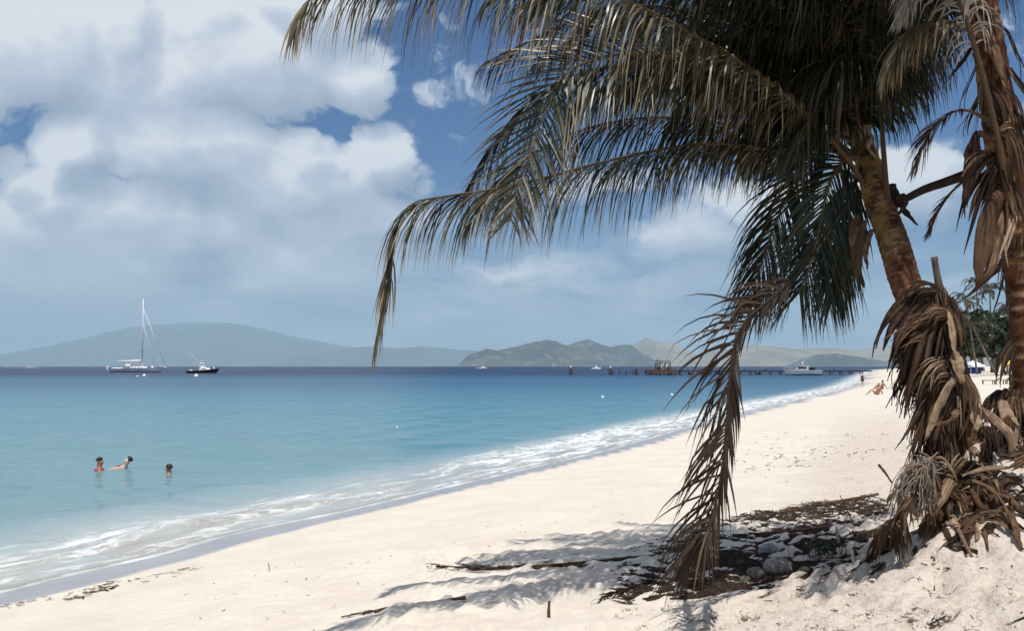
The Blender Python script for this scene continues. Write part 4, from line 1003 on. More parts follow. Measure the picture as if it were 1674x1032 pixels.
WIND = np.array([-0.30, 0.05, 0.0])
def frond(parent, pts, L=.75, n=95, dry=0.1, mat='leaf', stalk=(.028, .006), start=.14, droop=1.0, width=.030, seed=0, tipdry=.9, fray=.35, up=(0, 0, 1), angle=(38, 68), lift=.15, sides=(-1, 1), name='frond', wind=1.0, endgrow=0.0, segs=5, tipbare=0.0, prof_pts=(.45, .8, 1.0, .86, .55, .32), side_len=None, side_ang=None, jitter=5, stalk_mat='stalk'):
    """a feather palm leaf: stalk mesh with one child, its leaflets. pts are world points base -> tip"""
    r = np.random.default_rng(1000 + seed)
    p = spline(pts, 48); T, N, B = frames(p)
    rad = np.interp(np.linspace(0, 1, 48), [0, .08, .3, 1], [stalk[0] * 1.5, stalk[0], stalk[0] * .72, stalk[1]])
    v, f, av = tube(p, rad, 7, .7)
    mb = MB().add(v, f, puv=np.column_stack([np.tile(np.linspace(0, 1, 7), 48), np.repeat(np.linspace(0, 1, 48) * 4, 7), np.zeros(48 * 7)]), dry=np.clip(dry + .25 * (av - .5), 0, 1))
    st = mb.build(name, M[stalk_mat], parent)
    ts = start + (1 - start) * (np.arange(n) + .5) / n
    V = []; Dd = []; Tn = []
    idx = ts * 47
    def at(A, i): a = int(min(46, math.floor(i))); q = i - a; return A[a] * (1 - q) + A[a + 1] * q
    upv = np.asarray(up, float)
    clump = fbm2(np.arange(n) * .31 + seed, np.zeros(n), 2, 90 + seed)
    for k in range(n):
        t = ts[k]; pp = at(p, idx[k]); tt = unit(at(T, idx[k]))
        # leaf plane: side direction horizontal across the stalk
        U = upv - tt * upv.dot(tt)
        if np.linalg.norm(U) < .15: U = np.array([0.0, -1, 0]) - tt * (-tt[1])
        U = unit(U); S = np.cross(tt, U)
        prof = np.interp((t - start) / (1 - start), [0, .12, .35, .7, .92, 1], list(prof_pts[:5]) + [prof_pts[5] + endgrow])
        for sg in sides:
            if r.random() < tipbare * t + (.18 if clump[k] > .22 else .04): continue
            ln = L * prof * r.uniform(.82, 1.10) * (side_len[sg] if side_len else 1); a = R(np.interp(t, [start, 1], [90 - angle[0], 90 - angle[1]]) + r.normal(0, jitter)) * (side_ang[sg] if side_ang else 1)
            d = unit(S * sg * math.sin(a) + tt * math.cos(a) + U * (lift + r.normal(0, .07)))
            brk = r.random() < fray; kb = r.integers(1, segs); ds = ln / segs
            q = pp.copy(); pts_ = [q.copy()]; dirs = [d.copy()]
            g0 = droop * r.uniform(.75, 1.3); w_ = WIND * wind * r.uniform(.5, 1.6) + r.normal(0, .09, 3) + S * clump[k] * .5
            for i in range(segs):
                fall = g0 * (.20 + .42 * i / segs) * (ln / .7) ** .5 * .9
                if brk and i == kb: fall += .9
                d = unit(d + np.array([0, 0, -fall]) + w_ * (.10 + .22 * i / segs)); q = q + d * ds; pts_.append(q.copy()); dirs.append(d.copy())
            W = width * r.uniform(.75, 1.2) * (1.15 - .35 * t); pr = np.interp(np.linspace(0, 1, segs + 1), [0, .15, .5, 1], [.55, 1, .8, .06])
            tw = r.normal(0, .5); face = unit(np.cross(tt, dirs[0]) + r.normal(0, .15, 3))
            dl = np.clip(dry + r.normal(0, .10) + (.5 if r.random() < fray * .22 else 0), 0, 1)
            for i in range(segs + 1):
                e = unit(np.cross(dirs[i], face)); e = unit(e * math.cos(tw * i / segs) + face * math.sin(tw * i / segs))
                V.append(pts_[i] - e * W * pr[i] / 2); V.append(pts_[i] + e * W * pr[i] / 2)
                x = i / segs; dd = np.clip(dl + tipdry * max(0, x - .55 + .25 * (t - .5)) ** 1.2 * 1.8 + .5 * max(0, t - .8) * tipdry, 0, 1); Dd += [dd, dd]
            Tn += [np.clip(r.normal(.5, .28), 0, 1)] * (2 * (segs + 1))
    m = 2 * (segs + 1); nl = len(V) // m
    base = (np.arange(nl) * m)[:, None, None]; i = np.arange(segs)[None, :, None] * 2
    F = (base + i + np.array([0, 1, 3, 2])[None, None, :]).reshape(-1, 4)
    me = make_mesh('leaflets', np.array(V), F, {'dry': Dd, 'tone': Tn})
    lf = link('leaflets', me, M[mat], st); lf['kind'] = 'stuff'
    return st

def palm_trunk(parent, pts, rad, ring=.085, name='trunk', sheath=0.0, seed=0, n=200):
    p = spline(pts, n); L = np.linalg.norm(np.diff(p, axis=0), axis=1).sum(); s = np.linspace(0, L, n); r = np.random.default_rng(seed)
    seg = 28; an = np.linspace(0, 2 * math.pi, seg, endpoint=False)
    R0 = np.interp(s / L, np.linspace(0, 1, len(rad)), rad)
    A, S_ = np.meshgrid(an, s); wob = fbm2(np.cos(A) * 1.3 + 9, S_ * 5 + np.sin(A) * 1.3, 3, seed)
    ph = (S_ + .03 * wob + .012 * np.sin(A * 1 + S_ * 3)) / ring; fr = ph - np.floor(ph)
    saw = fr ** 2.2; scar = np.exp(-((fr - .93) / .07) ** 2) * (np.clip(wob * 4 + .55, 0, 1))
    rr = R0[:, None] * (1 + .07 * (saw - .4) + .16 * wob)
    v, f, av = tube(p, rr, seg)
    top = sstep(av, .42, .80) * sheath
    pv = np.column_stack([top, np.repeat(s, seg), scar.ravel()])
    return MB().add(v, f, puv=pv).build(name, M['trunk'], parent)

def husk(parent, pts, width, curl=1.0, tone=.5, ref=(0, -1, .2), name='leaf_sheath', seed=0, taper=(.5, 1, .9, .25), thick=.006, ragged=.15, mat=None, nl=14):
    """a dried leaf base: a curled, tapering, slightly thick strip along pts"""
    r = np.random.default_rng(3000 + seed); p = spline(pts, nl); T = unit(np.gradient(p, axis=0)); nw = 7
    W = width * np.interp(np.linspace(0, 1, nl), np.linspace(0, 1, len(taper)), taper) * (1 + ragged * .9 * fbm2(np.linspace(0, 3, nl) + seed * 3.3, np.zeros(nl), 2, 17))
    V = []; pv = []; Nn = []
    ref = np.asarray(ref, float); tws = np.cumsum(r.normal(0, .10, nl))
    off = fbm2(np.linspace(0, 4, nl) + seed, np.zeros(nl), 2, 3) * .05
    for i in range(nl):
        nn = ref - T[i] * ref.dot(T[i]); nn = unit(nn) if np.linalg.norm(nn) > .05 else unit(np.cross(T[i], [1, 0, 0])); e = np.cross(T[i], nn)
        c, s_ = math.cos(tws[i]), math.sin(tws[i]); e, nn = e * c + nn * s_, nn * c - e * s_
        for j in range(nw):
            u = j / (nw - 1) * 2 - 1; a = u * curl * 1.2
            if curl > .05: x = math.sin(a) / (curl * 1.2); y = (math.cos(a) - 1) / (curl * 1.2)
            else: x, y = u, 0
            rag = .006 * r.normal() * (abs(u) > .9)
            V.append(p[i] + e * (W[i] / 2) * x + nn * ((W[i] / 2) * y + off[i] * u + rag)); Nn.append(nn); pv.append((u * .5 * width * 6, i / nl * 2.0 + seed * 1.7, seed * .37))
    V = np.array(V); Nn = np.array(Nn); k = len(V)
    V2 = np.vstack([V + Nn * thick / 2, V - Nn * thick / 2]); F = []
    for i in range(nl - 1):
        for j in range(nw - 1):
            a = i * nw + j; q = (a, a + 1, a + nw + 1, a + nw); F.append(q); F.append(tuple(x + k for x in q[::-1]))
    for i in range(nl - 1):
        for j in (0, nw - 1):
            a = i * nw + j; q = (a, a + nw, a + nw + k, a + k); F.append(q if j == 0 else q[::-1])
    for i in (0, nl - 1):
        for j in range(nw - 1):
            a = i * nw + j; F.append((a, a + k, a + k + 1, a + 1) if i == 0 else (a + 1, a + k + 1, a + k, a))
    tn = np.clip(tone + .0 * V2[:, 0], 0, 1)
    return MB().add(V2, F, puv=np.vstack([pv, pv]), tone=tn).build(name, mat or M['husk'], parent)

def fibre(parent, pts, width, tone=.3, ref=(0, -1, .2), name='leaf_sheath', seed=0, spread=1.0, curl=.7, strip=.016, nl=8, mat=None):
    """a frayed leaf base: a sheet that splits into ragged strips towards its tip, all in one mesh"""
    r = np.random.default_rng(7000 + seed); p = spline(pts, nl); T = unit(np.gradient(p, axis=0)); L = np.linalg.norm(np.diff(p, axis=0), axis=1).sum()
    ref = np.asarray(ref, float); ns = int(np.clip(width / strip, 3, 16)); mb = MB(); t = np.linspace(0, 1, nl)
    N = ref[None, :] - T * (T @ ref)[:, None]; N = unit(N); E = np.cross(T, N)
    W = width * np.interp(t, [0, .3, .7, 1], [.6, 1, 1.0, .85 * spread])
    for s in range(ns):
        u = (s + .5) / ns * 2 - 1 + r.normal(0, .05); end = r.uniform(.62, 1.0) - .12 * abs(u)
        tt = np.linspace(r.uniform(0, .1), end, nl); dv = r.normal(0, .10) * spread; dn = r.normal(0, .10) * spread
        a = u * curl * 1.2; x = math.sin(a) / (curl * 1.2); y = (math.cos(a) - 1) / (curl * 1.2)
        f = lambda A: np.column_stack([np.interp(tt, t, A[:, i]) for i in range(3)])
        w = np.interp(tt, t, W); k = np.clip((tt - .25) / .75, 0, 1) ** 2 * L
        c = f(p) + f(E) * (w / 2 * x + dv * k)[:, None] + f(N) * (w / 2 * y + dn * k + r.normal(0, .003))[:, None]
        hw = width / ns * .62 * r.uniform(.6, 1.3) * np.interp(np.linspace(0, 1, nl), [0, .6, 1], [1, .9, .12])
        e = f(E) * math.cos(a) - f(N) * math.sin(a); n = f(N); tw = r.normal(0, .5) * np.linspace(0, 1, nl) ** 2
        e = e * np.cos(tw)[:, None] + n * np.sin(tw)[:, None]
        v = np.stack([c - e * hw[:, None], c + n * .004, c + e * hw[:, None], c - n * .003], 1).reshape(-1, 3); F = []
        for i in range(nl - 1):
            for j in range(4): F.append((i * 4 + j, i * 4 + (j + 1) % 4, i * 4 + 4 + (j + 1) % 4, i * 4 + 4 + j))
        pv = np.column_stack([np.tile([0, .15, .3, .15], nl) + s * .31, np.repeat(tt * 2 + seed * 1.7, 4), np.full(4 * nl, seed * .37 + s)])
        mb.add(v, F, puv=pv, tone=np.full(4 * nl, np.clip(tone + r.normal(0, .16), 0, 1)))
    return mb.build(name, mat or M['husk'], parent)

def pp(*a): return [P(x, y, d) for x, y, d in a]
def palm_root(loc, label): return tag(empty('palm_tree', loc), label, 'palm tree')
def child_fix(root):
    """parts were laid out in world space: keep them there under the root"""
    inv = Matrix.Translation(root.location).inverted()
    for o in list(bpy.data.objects):
        if o.parent is root: o.matrix_parent_inverse = inv

# ---- the leaning palm that fills the picture
bx, by = P(1560, 800, 7.75)[0], 7.75
PALM = palm_root((bx, by, gz(bx, by) - .1), 'big leaning coconut palm hanging over the beach, its foot wrapped in brown husks')
palm_trunk(PALM, [np.array([bx + .10, by + .05, gz(bx, by) - .35])] + pp((1568, 740, 7.75), (1545, 640, 7.74), (1510, 540, 7.72), (1483, 470, 7.9), (1462, 400, 8.2), (1439, 335, 8.55), (1420, 270, 8.9), (1404, 215, 9.15), (1394, 170, 9.3)),
           [.26, .19, .135, .122, .120, .122, .122, .118, .10, .06], .078, sheath=1.0, seed=5)
CR = P(1404, 235, 9.1)
def arch(az, reach, rise, end=.7):
    o = np.array([math.cos(R(az)), math.sin(R(az)), 0]); return [CR, CR + o * reach * .28 + [0, 0, rise * .75], CR + o * reach * .62 + [0, 0, rise], CR + o * reach + [0, 0, rise * end]]
FR = [
 # big arch out of the top of the frame and down to the far left
 dict(pts=pp((1452, 372, 8.75), (1395, 275, 8.64), (1330, 195, 8.50), (1245, 125, 8.33), (1150, 66, 8.13), (1070, 22, 7.97), (985, -14, 7.79), (860, -44, 7.51), (720, -52, 7.20), (600, -36, 6.91), (515, -12, 6.69), (487, 40, 6.60)), L=1.05, n=250, mat='leafold', width=.020, jitter=7, dry=.20, droop=2.0, fray=.4, seed=1, tipdry=.9, stalk=(.030, .006), start=.20, lift=.02),
 # long low frond ending in the brown tip over the sea
 dict(pts=pp((1420, 300, 9.10), (1330, 262, 9.08), (1250, 242, 9.06), (1160, 234, 9.04), (1070, 246, 9.01), (980, 266, 8.99), (890, 290, 8.97), (800, 310, 8.95), (720, 322, 8.93), (672, 334, 8.91), (648, 375, 8.91), (635, 450, 8.90), (618, 545, 8.90)), L=.95, n=270, mat='leafold', jitter=8, dry=.10, droop=2.0, fray=.5, seed=2, tipdry=1.0, stalk=(.026, .007), start=.12, angle=(38, 80), endgrow=.12, lift=.0, width=.019),
 # green frond coming forward, tip hanging
 dict(pts=pp((1410, 270, 9.00), (1290, 165, 8.71), (1170, 110, 8.42), (1060, 88, 8.16), (975, 96, 7.95), (915, 130, 7.81), (888, 190, 7.74), (866, 255, 7.69), (846, 310, 7.64), (834, 360, 7.60)), L=.95, n=150, dry=.04, droop=.34, fray=.2, seed=3, tipdry=.9, mat='leafold', stalk=(.026, .006), start=.2, up=(0, -.75, .55), angle=(24, 52), wind=.5, width=.022),
 # two green fronds hanging in front of the trunk
 dict(pts=pp((1415, 262, 8.85), (1385, 258, 8.65), (1356, 300, 8.55), (1340, 370, 8.50), (1325, 430, 8.47), (1306, 480, 8.47)), L=.95, n=95, width=.020, dry=.02, droop=.6, fray=.12, seed=4, tipdry=.25, stalk=(.020, .008), start=.12, up=(.05, -1, .25), angle=(40, 62), wind=.15, endgrow=.15, lift=.0),
 dict(pts=pp((1412, 255, 8.95), (1360, 240, 9.00), (1305, 285, 9.00), (1270, 360, 8.97), (1245, 430, 8.95), (1222, 500, 8.95)), L=.85, n=95, width=.019, dry=.05, droop=.9, fray=.3, seed=5, tipdry=.6, stalk=(.020, .006), start=.15, up=(.1, -1, .2), wind=.7),
 dict(pts=pp((1416, 262, 9.05), (1395, 300, 9.10), (1378, 360, 9.10), (1366, 430, 9.10), (1360, 490, 9.10)), L=.75, n=80, width=.024, dry=.05, droop=.9, fray=.2, seed=25, tipdry=.4, stalk=(.020, .006), start=.15, up=(.1, -1, .1), wind=.2),
 # the dead one that hangs to the sand
 dict(pts=pp((1412, 265, 8.85), (1385, 330, 8.5), (1335, 410, 8.1), (1275, 476, 7.8), (1222, 520, 7.6), (1200, 560, 7.48), (1193, 630, 7.36), (1187, 700, 7.28), (1180, 771, 7.2), (1165, 842, 7.12), (1146, 892, 7.06)) + [ground_at(1108, 938) + [0, 0, .05], ground_at(1056, 960) + [0, 0, .04], ground_at(985, 984) + [0, 0, .03]],
      L=.66, n=300, dry=.02, droop=.62, fray=.5, seed=6, mat='leafdead', tipdry=.25, stalk=(.013, .009), stalk_mat='stalkdark', start=.19, jitter=13, up=(.05, -1, .1), angle=(44, 88), wind=.35, lift=.05, width=.019, prof_pts=(.75, 1.0, .95, .62, .42, .3), side_len={1: 1.0, -1: .7}, side_ang={1: 1.0, -1: .35}),
 dict(pts=pp((1425, 300, 9.15), (1300, 192, 9.30), (1180, 128, 9.45), (1060, 104, 9.55), (950, 118, 9.65), (868, 165, 9.70), (806, 235, 9.75), (768, 300, 9.75)), seed=23, n=180, L=1.25, droop=1.5),
 dict(pts=pp((1420, 300, 9.25), (1300, 247, 9.55), (1180, 202, 9.75), (1060, 192, 9.95), (950, 212, 10.05), (860, 257, 10.15), (800, 312, 10.20), (765, 367, 10.25)), seed=24, n=180, L=1.05),
 dict(pts=pp((1425, 280, 9.15), (1330, 165, 9.45), (1230, 105, 9.75), (1130, 85, 10.05), (1040, 105, 10.25), (960, 160, 10.35)), seed=26, n=150),
 dict(pts=pp((1405, 240, 9.0), (1424, 150, 8.7), (1440, 105, 8.5), (1456, 112, 8.35), (1466, 150, 8.3)), seed=27, L=.7, n=80),
 dict(pts=pp((1405, 240, 9.0), (1398, 150, 8.65), (1384, 95, 8.45), (1364, 100, 8.3), (1350, 145, 8.25)), seed=28, L=.9, n=110),
 dict(pts=pp((1405, 240, 9.0), (1370, 190, 8.7), (1335, 185, 8.5), (1312, 215, 8.4), (1300, 265, 8.35)), seed=29, L=.7, n=90),
 # crown leaves, most above the picture; unseen arched ones added to shade the rest
 dict(pts=pp((1400, 240, 9.05), (1340, 80, 8.95), (1240, -40, 8.85), (1100, -110, 8.80), (950, -120, 8.75), (800, -80, 8.75)), seed=7),
 dict(pts=pp((1400, 240, 9.15), (1350, 60, 9.35), (1260, -60, 9.65), (1130, -110, 9.95), (1000, -80, 10.25), (880, 10, 10.45)), seed=8),
 dict(pts=pp((1400, 235, 9.25), (1340, 130, 9.65), (1240, 60, 10.15), (1120, 60, 10.65), (1010, 110, 10.95), (930, 180, 11.15)), seed=9),
 dict(pts=pp((1405, 240, 9.15), (1370, 110, 9.55), (1310, 30, 10.15), (1230, 30, 10.75), (1150, 90, 11.15)), seed=10),
 dict(pts=pp((1405, 240, 9.10), (1345, 130, 9.10), (1265, 70, 9.25), (1170, 55, 9.45), (1080, 90, 9.65), (1010, 150, 9.80)), seed=20),
 dict(pts=pp((1405, 240, 9.05), (1355, 165, 9.25), (1295, 120, 9.45), (1225, 110, 9.65), (1160, 130, 9.80), (1110, 175, 9.85)), seed=21),
 dict(pts=pp((1400, 240, 9.65), (1370, 60, 9.25), (1310, -60, 8.95), (1220, -110, 8.65), (1120, -100, 8.45)), seed=11),
 dict(pts=pp((1405, 235, 9.65), (1400, 40, 9.35), (1380, -90, 9.05), (1320, -170, 8.65), (1250, -180, 8.45)), seed=12),
 dict(pts=pp((1412, 235, 9.05), (1430, 90, 9.05), (1430, -40, 9.05), (1390, -140, 9.05), (1300, -200, 8.95)), seed=13),
 dict(pts=pp((1398, 235, 9.55), (1352, 155, 9.25), (1300, 95, 9.00), (1252, 80, 8.80), (1215, 110, 8.65)), L=.75, n=110, seed=14),
 dict(pts=pp((1405, 240, 9.65), (1385, 150, 9.40), (1360, 90, 9.15), (1325, 70, 8.95), (1300, 110, 8.80)), L=.75, n=110, seed=15),
 dict(pts=pp((1412, 240, 9.15), (1440, 130, 9.45), (1480, 20, 9.85), (1560, -60, 10.35), (1660, -80, 10.75)), seed=16),
 dict(pts=pp((1418, 245, 9.65), (1420, 140, 9.35), (1412, 50, 9.15), (1395, 0, 9.00), (1372, 10, 8.90)), L=.62, n=100, dry=.16, fray=.5, seed=17),
 dict(pts=pp((1402, 232, 9.15), (1372, 170, 9.55), (1325, 150, 9.95), (1270, 180, 10.25), (1230, 250, 10.45)), seed=18),
 dict(pts=pp((1402, 232, 9.05), (1350, 215, 9.10), (1290, 195, 9.20), (1225, 200, 9.30), (1170, 240, 9.35)), L=.6, n=90, seed=22),
] + [dict(pts=arch(az, re_, ri), seed=50 + i, n=110) for i, (az, re_, ri) in enumerate([(165, 3.6, 1.5), (180, 3.4, 1.9), (192, 3.2, 1.5), (205, 2.9, 1.8), (220, 2.6, 1.6), (236, 2.5, 1.9), (250, 2.4, 1.6), (266, 2.3, 1.9), (284, 2.3, 1.7), (300, 2.4, 1.9), (150, 3.4, 1.8), (120, 3.0, 1.9), (320, 2.6, 1.8)])]
BASE = dict(L=1.08, n=150, dry=.02, tipdry=.5, droop=1.9, fray=.35, width=.023, lift=.05)
for k in FR: frond(PALM, **{**BASE, **k})
# a thick green stem rising straight through the crown to a frond above the picture
frond(PALM, pp((1452, 345, 8.4), (1447, 280, 8.5), (1442, 200, 8.6), (1440, 110, 8.6), (1432, 0, 8.6), (1405, -110, 8.6), (1350, -190, 8.6)), L=.7, n=60, dry=.35, droop=1.4, stalk=(.034, .008), start=.38, seed=19)
# loose brown fibre hanging beside the trunk and stubs of old stalks
for i, (a, b, w, tn) in enumerate([((1412, 360), (1404, 455), .10, .45), ((1402, 350), (1398, 425), .07, .35), ((1425, 375), (1418, 440), .06, .6), ((1395, 380), (1412, 470), .05, .25)]):
    husk(PALM, [P(a[0], a[1], 8.2), P((a[0] + b[0]) / 2 - 6, (a[1] + b[1]) / 2, 8.08), P(b[0], b[1], 8.05)], w, .5, tn, name='hanging_fibre', seed=300 + i, ragged=.6, taper=(.6, 1, .8, .5))
husk(PALM, pp((1458, 300, 8.5), (1474, 335, 8.42), (1500, 368, 8.38)), .11, .7, .15, name='stalk_stub', seed=310, taper=(1, .9, .7, .15))
husk(PALM, pp((1460, 345, 8.45), (1474, 318, 8.35), (1482, 330, 8.32), (1470, 350, 8.32)), .06, .4, .2, name='stalk_stub', seed=311, taper=(1, 1, .8, .5))
husk(PALM, pp((1425, 225, 8.8), (1420, 240, 8.75), (1432, 258, 8.75)), .06, .5, .95, name='stalk_stub', seed=312)
MB().tube(spline(pp((1468, 332, 8.4), (1510, 310, 8.3), (1545, 298, 8.2), (1600, 278, 8.0)), 10), np.linspace(.030, .045, 10), 8, puv=np.zeros(3)[0], dry=.8).build('broken_stalk', simple('dark_dead_stalk', (.035, .022, .015), .7, .3, .3, 12, bump=.004), PALM)

# husk jacket round the foot: hand placed big pieces first (photo outline), then filling
HK = [  # points (px, py, Y), width, tone, curl
 ([(1528, 478, 7.62), (1488, 508, 7.48), (1462, 560, 7.42), (1446, 622, 7.40)], .30, .05, .8),
 ([(1520, 480, 7.60), (1475, 530, 7.40), (1452, 580, 7.34), (1452, 640, 7.34)], .26, .16, .7),
 ([(1535, 490, 7.60), (1500, 550, 7.30), (1480, 610, 7.26), (1476, 662, 7.26)], .34, .06, .8),
 ([(1540, 495, 7.58), (1522, 560, 7.26), (1508, 640, 7.22), (1500, 720, 7.22)], .30, .10, .8),
 ([(1548, 488, 7.62), (1560, 540, 7.34), (1562, 590, 7.30), (1560, 650, 7.30)], .26, .05, .8),
 ([(1545, 480, 7.65), (1562, 505, 7.5), (1568, 560, 7.42), (1570, 600, 7.4)], .18, .04, .9),
 ([(1538, 474, 7.60), (1508, 470, 7.48), (1484, 486, 7.42), (1470, 520, 7.42)], .17, .10, .8),
 ([(1526, 515, 7.40), (1490, 528, 7.26), (1464, 545, 7.20), (1443, 562, 7.2)], .10, .55, .5),
 ([(1520, 545, 7.36), (1486, 556, 7.22), (1462, 580, 7.18)], .08, .42, .5),
 ([(1552, 512, 7.42), (1530, 510, 7.28), (1515, 528, 7.22), (1500, 565, 7.2)], .12, .62, .6),
 ([(1552, 510, 7.36), (1558, 540, 7.22), (1562, 575, 7.18), (1566, 600, 7.18)], .085, .95, .45),
 ([(1563, 575, 7.22), (1568, 600, 7.14), (1574, 628, 7.12)], .12, .92, .5),
 ([(1566, 612, 7.18), (1548, 640, 7.10), (1530, 680, 7.04), (1512, 722, 7.02)], .085, .90, .4),
 ([(1548, 590, 7.32), (1522, 602, 7.16), (1505, 628, 7.1), (1495, 655, 7.1)], .15, .58, .7),
 ([(1556, 612, 7.28), (1530, 618, 7.12), (1512, 650, 7.06)], .12, .5, .6),
 ([(1575, 612, 7.26), (1590, 640, 7.12), (1592, 690, 7.06), (1580, 740, 7.04)], .14, .45, .7),
 ([(1560, 640, 7.26), (1538, 690, 7.08), (1526, 740, 7.04)], .22, .28, .8),
 ([(1584, 655, 7.3), (1606, 690, 7.1), (1616, 735, 7.05)], .16, .12, .7),
 ([(1600, 668, 7.3), (1630, 690, 7.12), (1652, 715, 7.06), (1650, 745, 7.05)], .10, .85, .6),
 ([(1525, 630, 7.3), (1498, 680, 7.14), (1478, 715, 7.08), (1455, 745, 7.06), (1444, 762, 7.06)], .055, .30, .5),
 ([(1512, 660, 7.24), (1502, 720, 7.12), (1506, 775, 7.08)], .10, .35, .6),
 ([(1568, 668, 7.2), (1552, 690, 7.02), (1525, 694, 6.98)], .055, .72, .5),
 ([(1592, 660, 7.16), (1598, 690, 7.05), (1594, 705, 7.04)], .12, 1.0, .3),
]
for i, (pts, w, tn, cu) in enumerate(HK):
    if tn >= .7: husk(PALM, pp(*pts), w * .8, cu, tn - .12, seed=i, ragged=.6)
    elif w >= .22: fibre(PALM, pp(*pts), w, tn + .06, seed=i, spread=.4, curl=cu, strip=.05)
    else: fibre(PALM, pp(*pts), w * 1.05, tn, seed=i, spread=.8, curl=cu)
r_ = np.random.default_rng(77)
axis_p = spline(pp((1560, 770, 7.75), (1545, 640, 7.74), (1515, 545, 7.72), (1535, 480, 7.70)), 30)
for i in range(125):
    t = r_.random() ** .75; c = axis_p[int(t * 29)]; a = r_.uniform(0, 2 * math.pi); o = np.array([math.cos(a), math.sin(a), 0]); right = max(0, o[0])
    ln = r_.uniform(.22, .55) * (.72 if o[0] < -.2 and t > .3 else 1) * (1 - .35 * right); w = r_.uniform(.06, .20); q = (.13 + .09 * (1 - abs(2 * t - 1))) * (1 - .62 * right); out = r_.uniform(.04, .17) * (1 - .9 * right)
    pts = [c + o * q * .5 + [0, 0, .12], c + o * q + [0, 0, .06], c + o * (q + out * .8) - [0, 0, ln * .45], c + o * (q + out) - [0, 0, ln]]
    fibre(PALM, pts, w, float(np.clip(r_.beta(1.1, 2.6) + .38 * max(0, .55 - t) + (.35 if r_.random() < .18 else 0), 0, 1)), ref=o + [0, 0, .1], seed=100 + i, spread=r_.uniform(.5, 1.6), curl=r_.uniform(.3, .8))
# fibre core that the husks hang from
cv, cf, _ = tube(spline(pp((1563, 790, 7.78), (1552, 700, 7.76), (1538, 600, 7.74), (1524, 530, 7.72), (1535, 482, 7.72)), 24), np.interp(np.linspace(0, 1, 24), [0, .3, .6, .85, 1], [.20, .18, .20, .17, .11]), 18)
cn = fbm2(cv[:, 0] * 9, cv[:, 2] * 7 + cv[:, 1] * 5, 4, 9)
MB().add(cv + unit(cv - cv.mean(0)) * cn[:, None] * .12, cf, puv=np.column_stack([cv[:, 0] * .4, cv[:, 2], cv[:, 1]]), tone=np.full(len(cv), .05)).build('fibre_core', M['husk'], PALM)
MB().tube(spline(pp((1537, 478, 7.6), (1531, 445, 7.6), (1527, 420, 7.6)), 8), [.032, .034, .03, .028, .027, .026, .026, .028], 8, puv=0.0).build('cut_stalk', simple('grey_cut_stalk', (.10, .075, .06), .8, .2, .3, 20, bump=.004), PALM)
child_fix(PALM)

# ---- right hand palm
rx, ry_ = P(1700, 800, 8.0)[0], 8.0
PALM2 = palm_root((rx, ry_, gz(rx, ry_) - .1), 'tall ringed coconut palm at the right edge with grey dead leaf bases and bleached leaflets')
palm_trunk(PALM2, [np.array([rx + .06, ry_, gz(rx, ry_) - .3])] + pp((1700, 740, 8.0), (1697, 640, 8.0), (1691, 560, 8.0), (1682, 480, 8.0), (1668, 390, 8.0), (1645, 260, 8.0), (1622, 110, 8.0), (1604, -10, 8.0), (1585, -130, 8.0), (1570, -240, 8.0)),
           [.25, .21, .18, .165, .155, .15, .135, .12, .11, .10, .09], .10, seed=8)
FR2 = [
 dict(pts=pp((1652, 345, 7.72), (1632, 235, 7.62), (1606, 120, 7.56), (1572, 10, 7.5), (1535, -70, 7.42), (1490, -105, 7.35), (1440, -90, 7.3)), L=.64, n=48, dry=.8, mat='leafpale', droop=2.4, jitter=12, fray=.5, seed=41, stalk=(.045, .010), start=.50, wind=.1, width=.020),
 dict(pts=pp((1610, 60, 7.8), (1560, 40, 7.7), (1515, 38, 7.62), (1478, 60, 7.55), (1455, 110, 7.5)), L=.55, n=70, dry=.45, mat='leafold', droop=2.0, fray=.6, seed=42, stalk=(.022, .008), start=.2, wind=.7, width=.022),
 dict(pts=pp((1622, 200, 7.8), (1580, 180, 7.75), (1545, 190, 7.72), (1515, 225, 7.7), (1500, 270, 7.7)), L=.36, n=46, dry=.75, mat='leafdead', droop=1.0, fray=.6, seed=43, stalk=(.02, .007), start=.3, wind=.6, width=.022),
 dict(pts=pp((1625, 300, 7.85), (1590, 290, 7.9), (1560, 310, 7.95), (1535, 345, 8.0), (1518, 385, 8.0)), L=.22, n=44, dry=.5, mat='leafdead', droop=.9, fray=.4, seed=44, stalk=(.016, .005), start=.25, width=.014),
 dict(pts=pp((1575, -230, 8.0), (1500, -330, 7.8), (1400, -370, 7.6), (1280, -350, 7.4), (1160, -290, 7.2)), L=.9, n=90, dry=.15, droop=1.4, seed=45),
 dict(pts=pp((1575, -230, 8.0), (1620, -340, 7.8), (1700, -380, 7.6), (1800, -350, 7.4)), L=.9, n=80, dry=.15, droop=1.4, seed=46),
 dict(pts=pp((1575, -230, 8.0), (1540, -340, 8.6), (1480, -380, 9.2), (1400, -360, 9.8)), L=.9, n=80, dry=.15, droop=1.4, seed=47),
 dict(pts=pp((1575, -230, 8.0), (1580, -340, 7.2), (1570, -380, 6.6), (1540, -360, 6.0)), L=.9, n=80, dry=.15, droop=1.4, seed=48),
 dict(pts=pp((1600, -60, 7.9), (1560, -100, 7.7), (1520, -80, 7.55), (1495, -30, 7.5), (1480, 20, 7.48)), L=.48, n=60, dry=.6, mat='leafpale', droop=1.3, fray=.6, seed=49, start=.3, width=.022),
]
for k in FR2: frond(PALM2, **k)
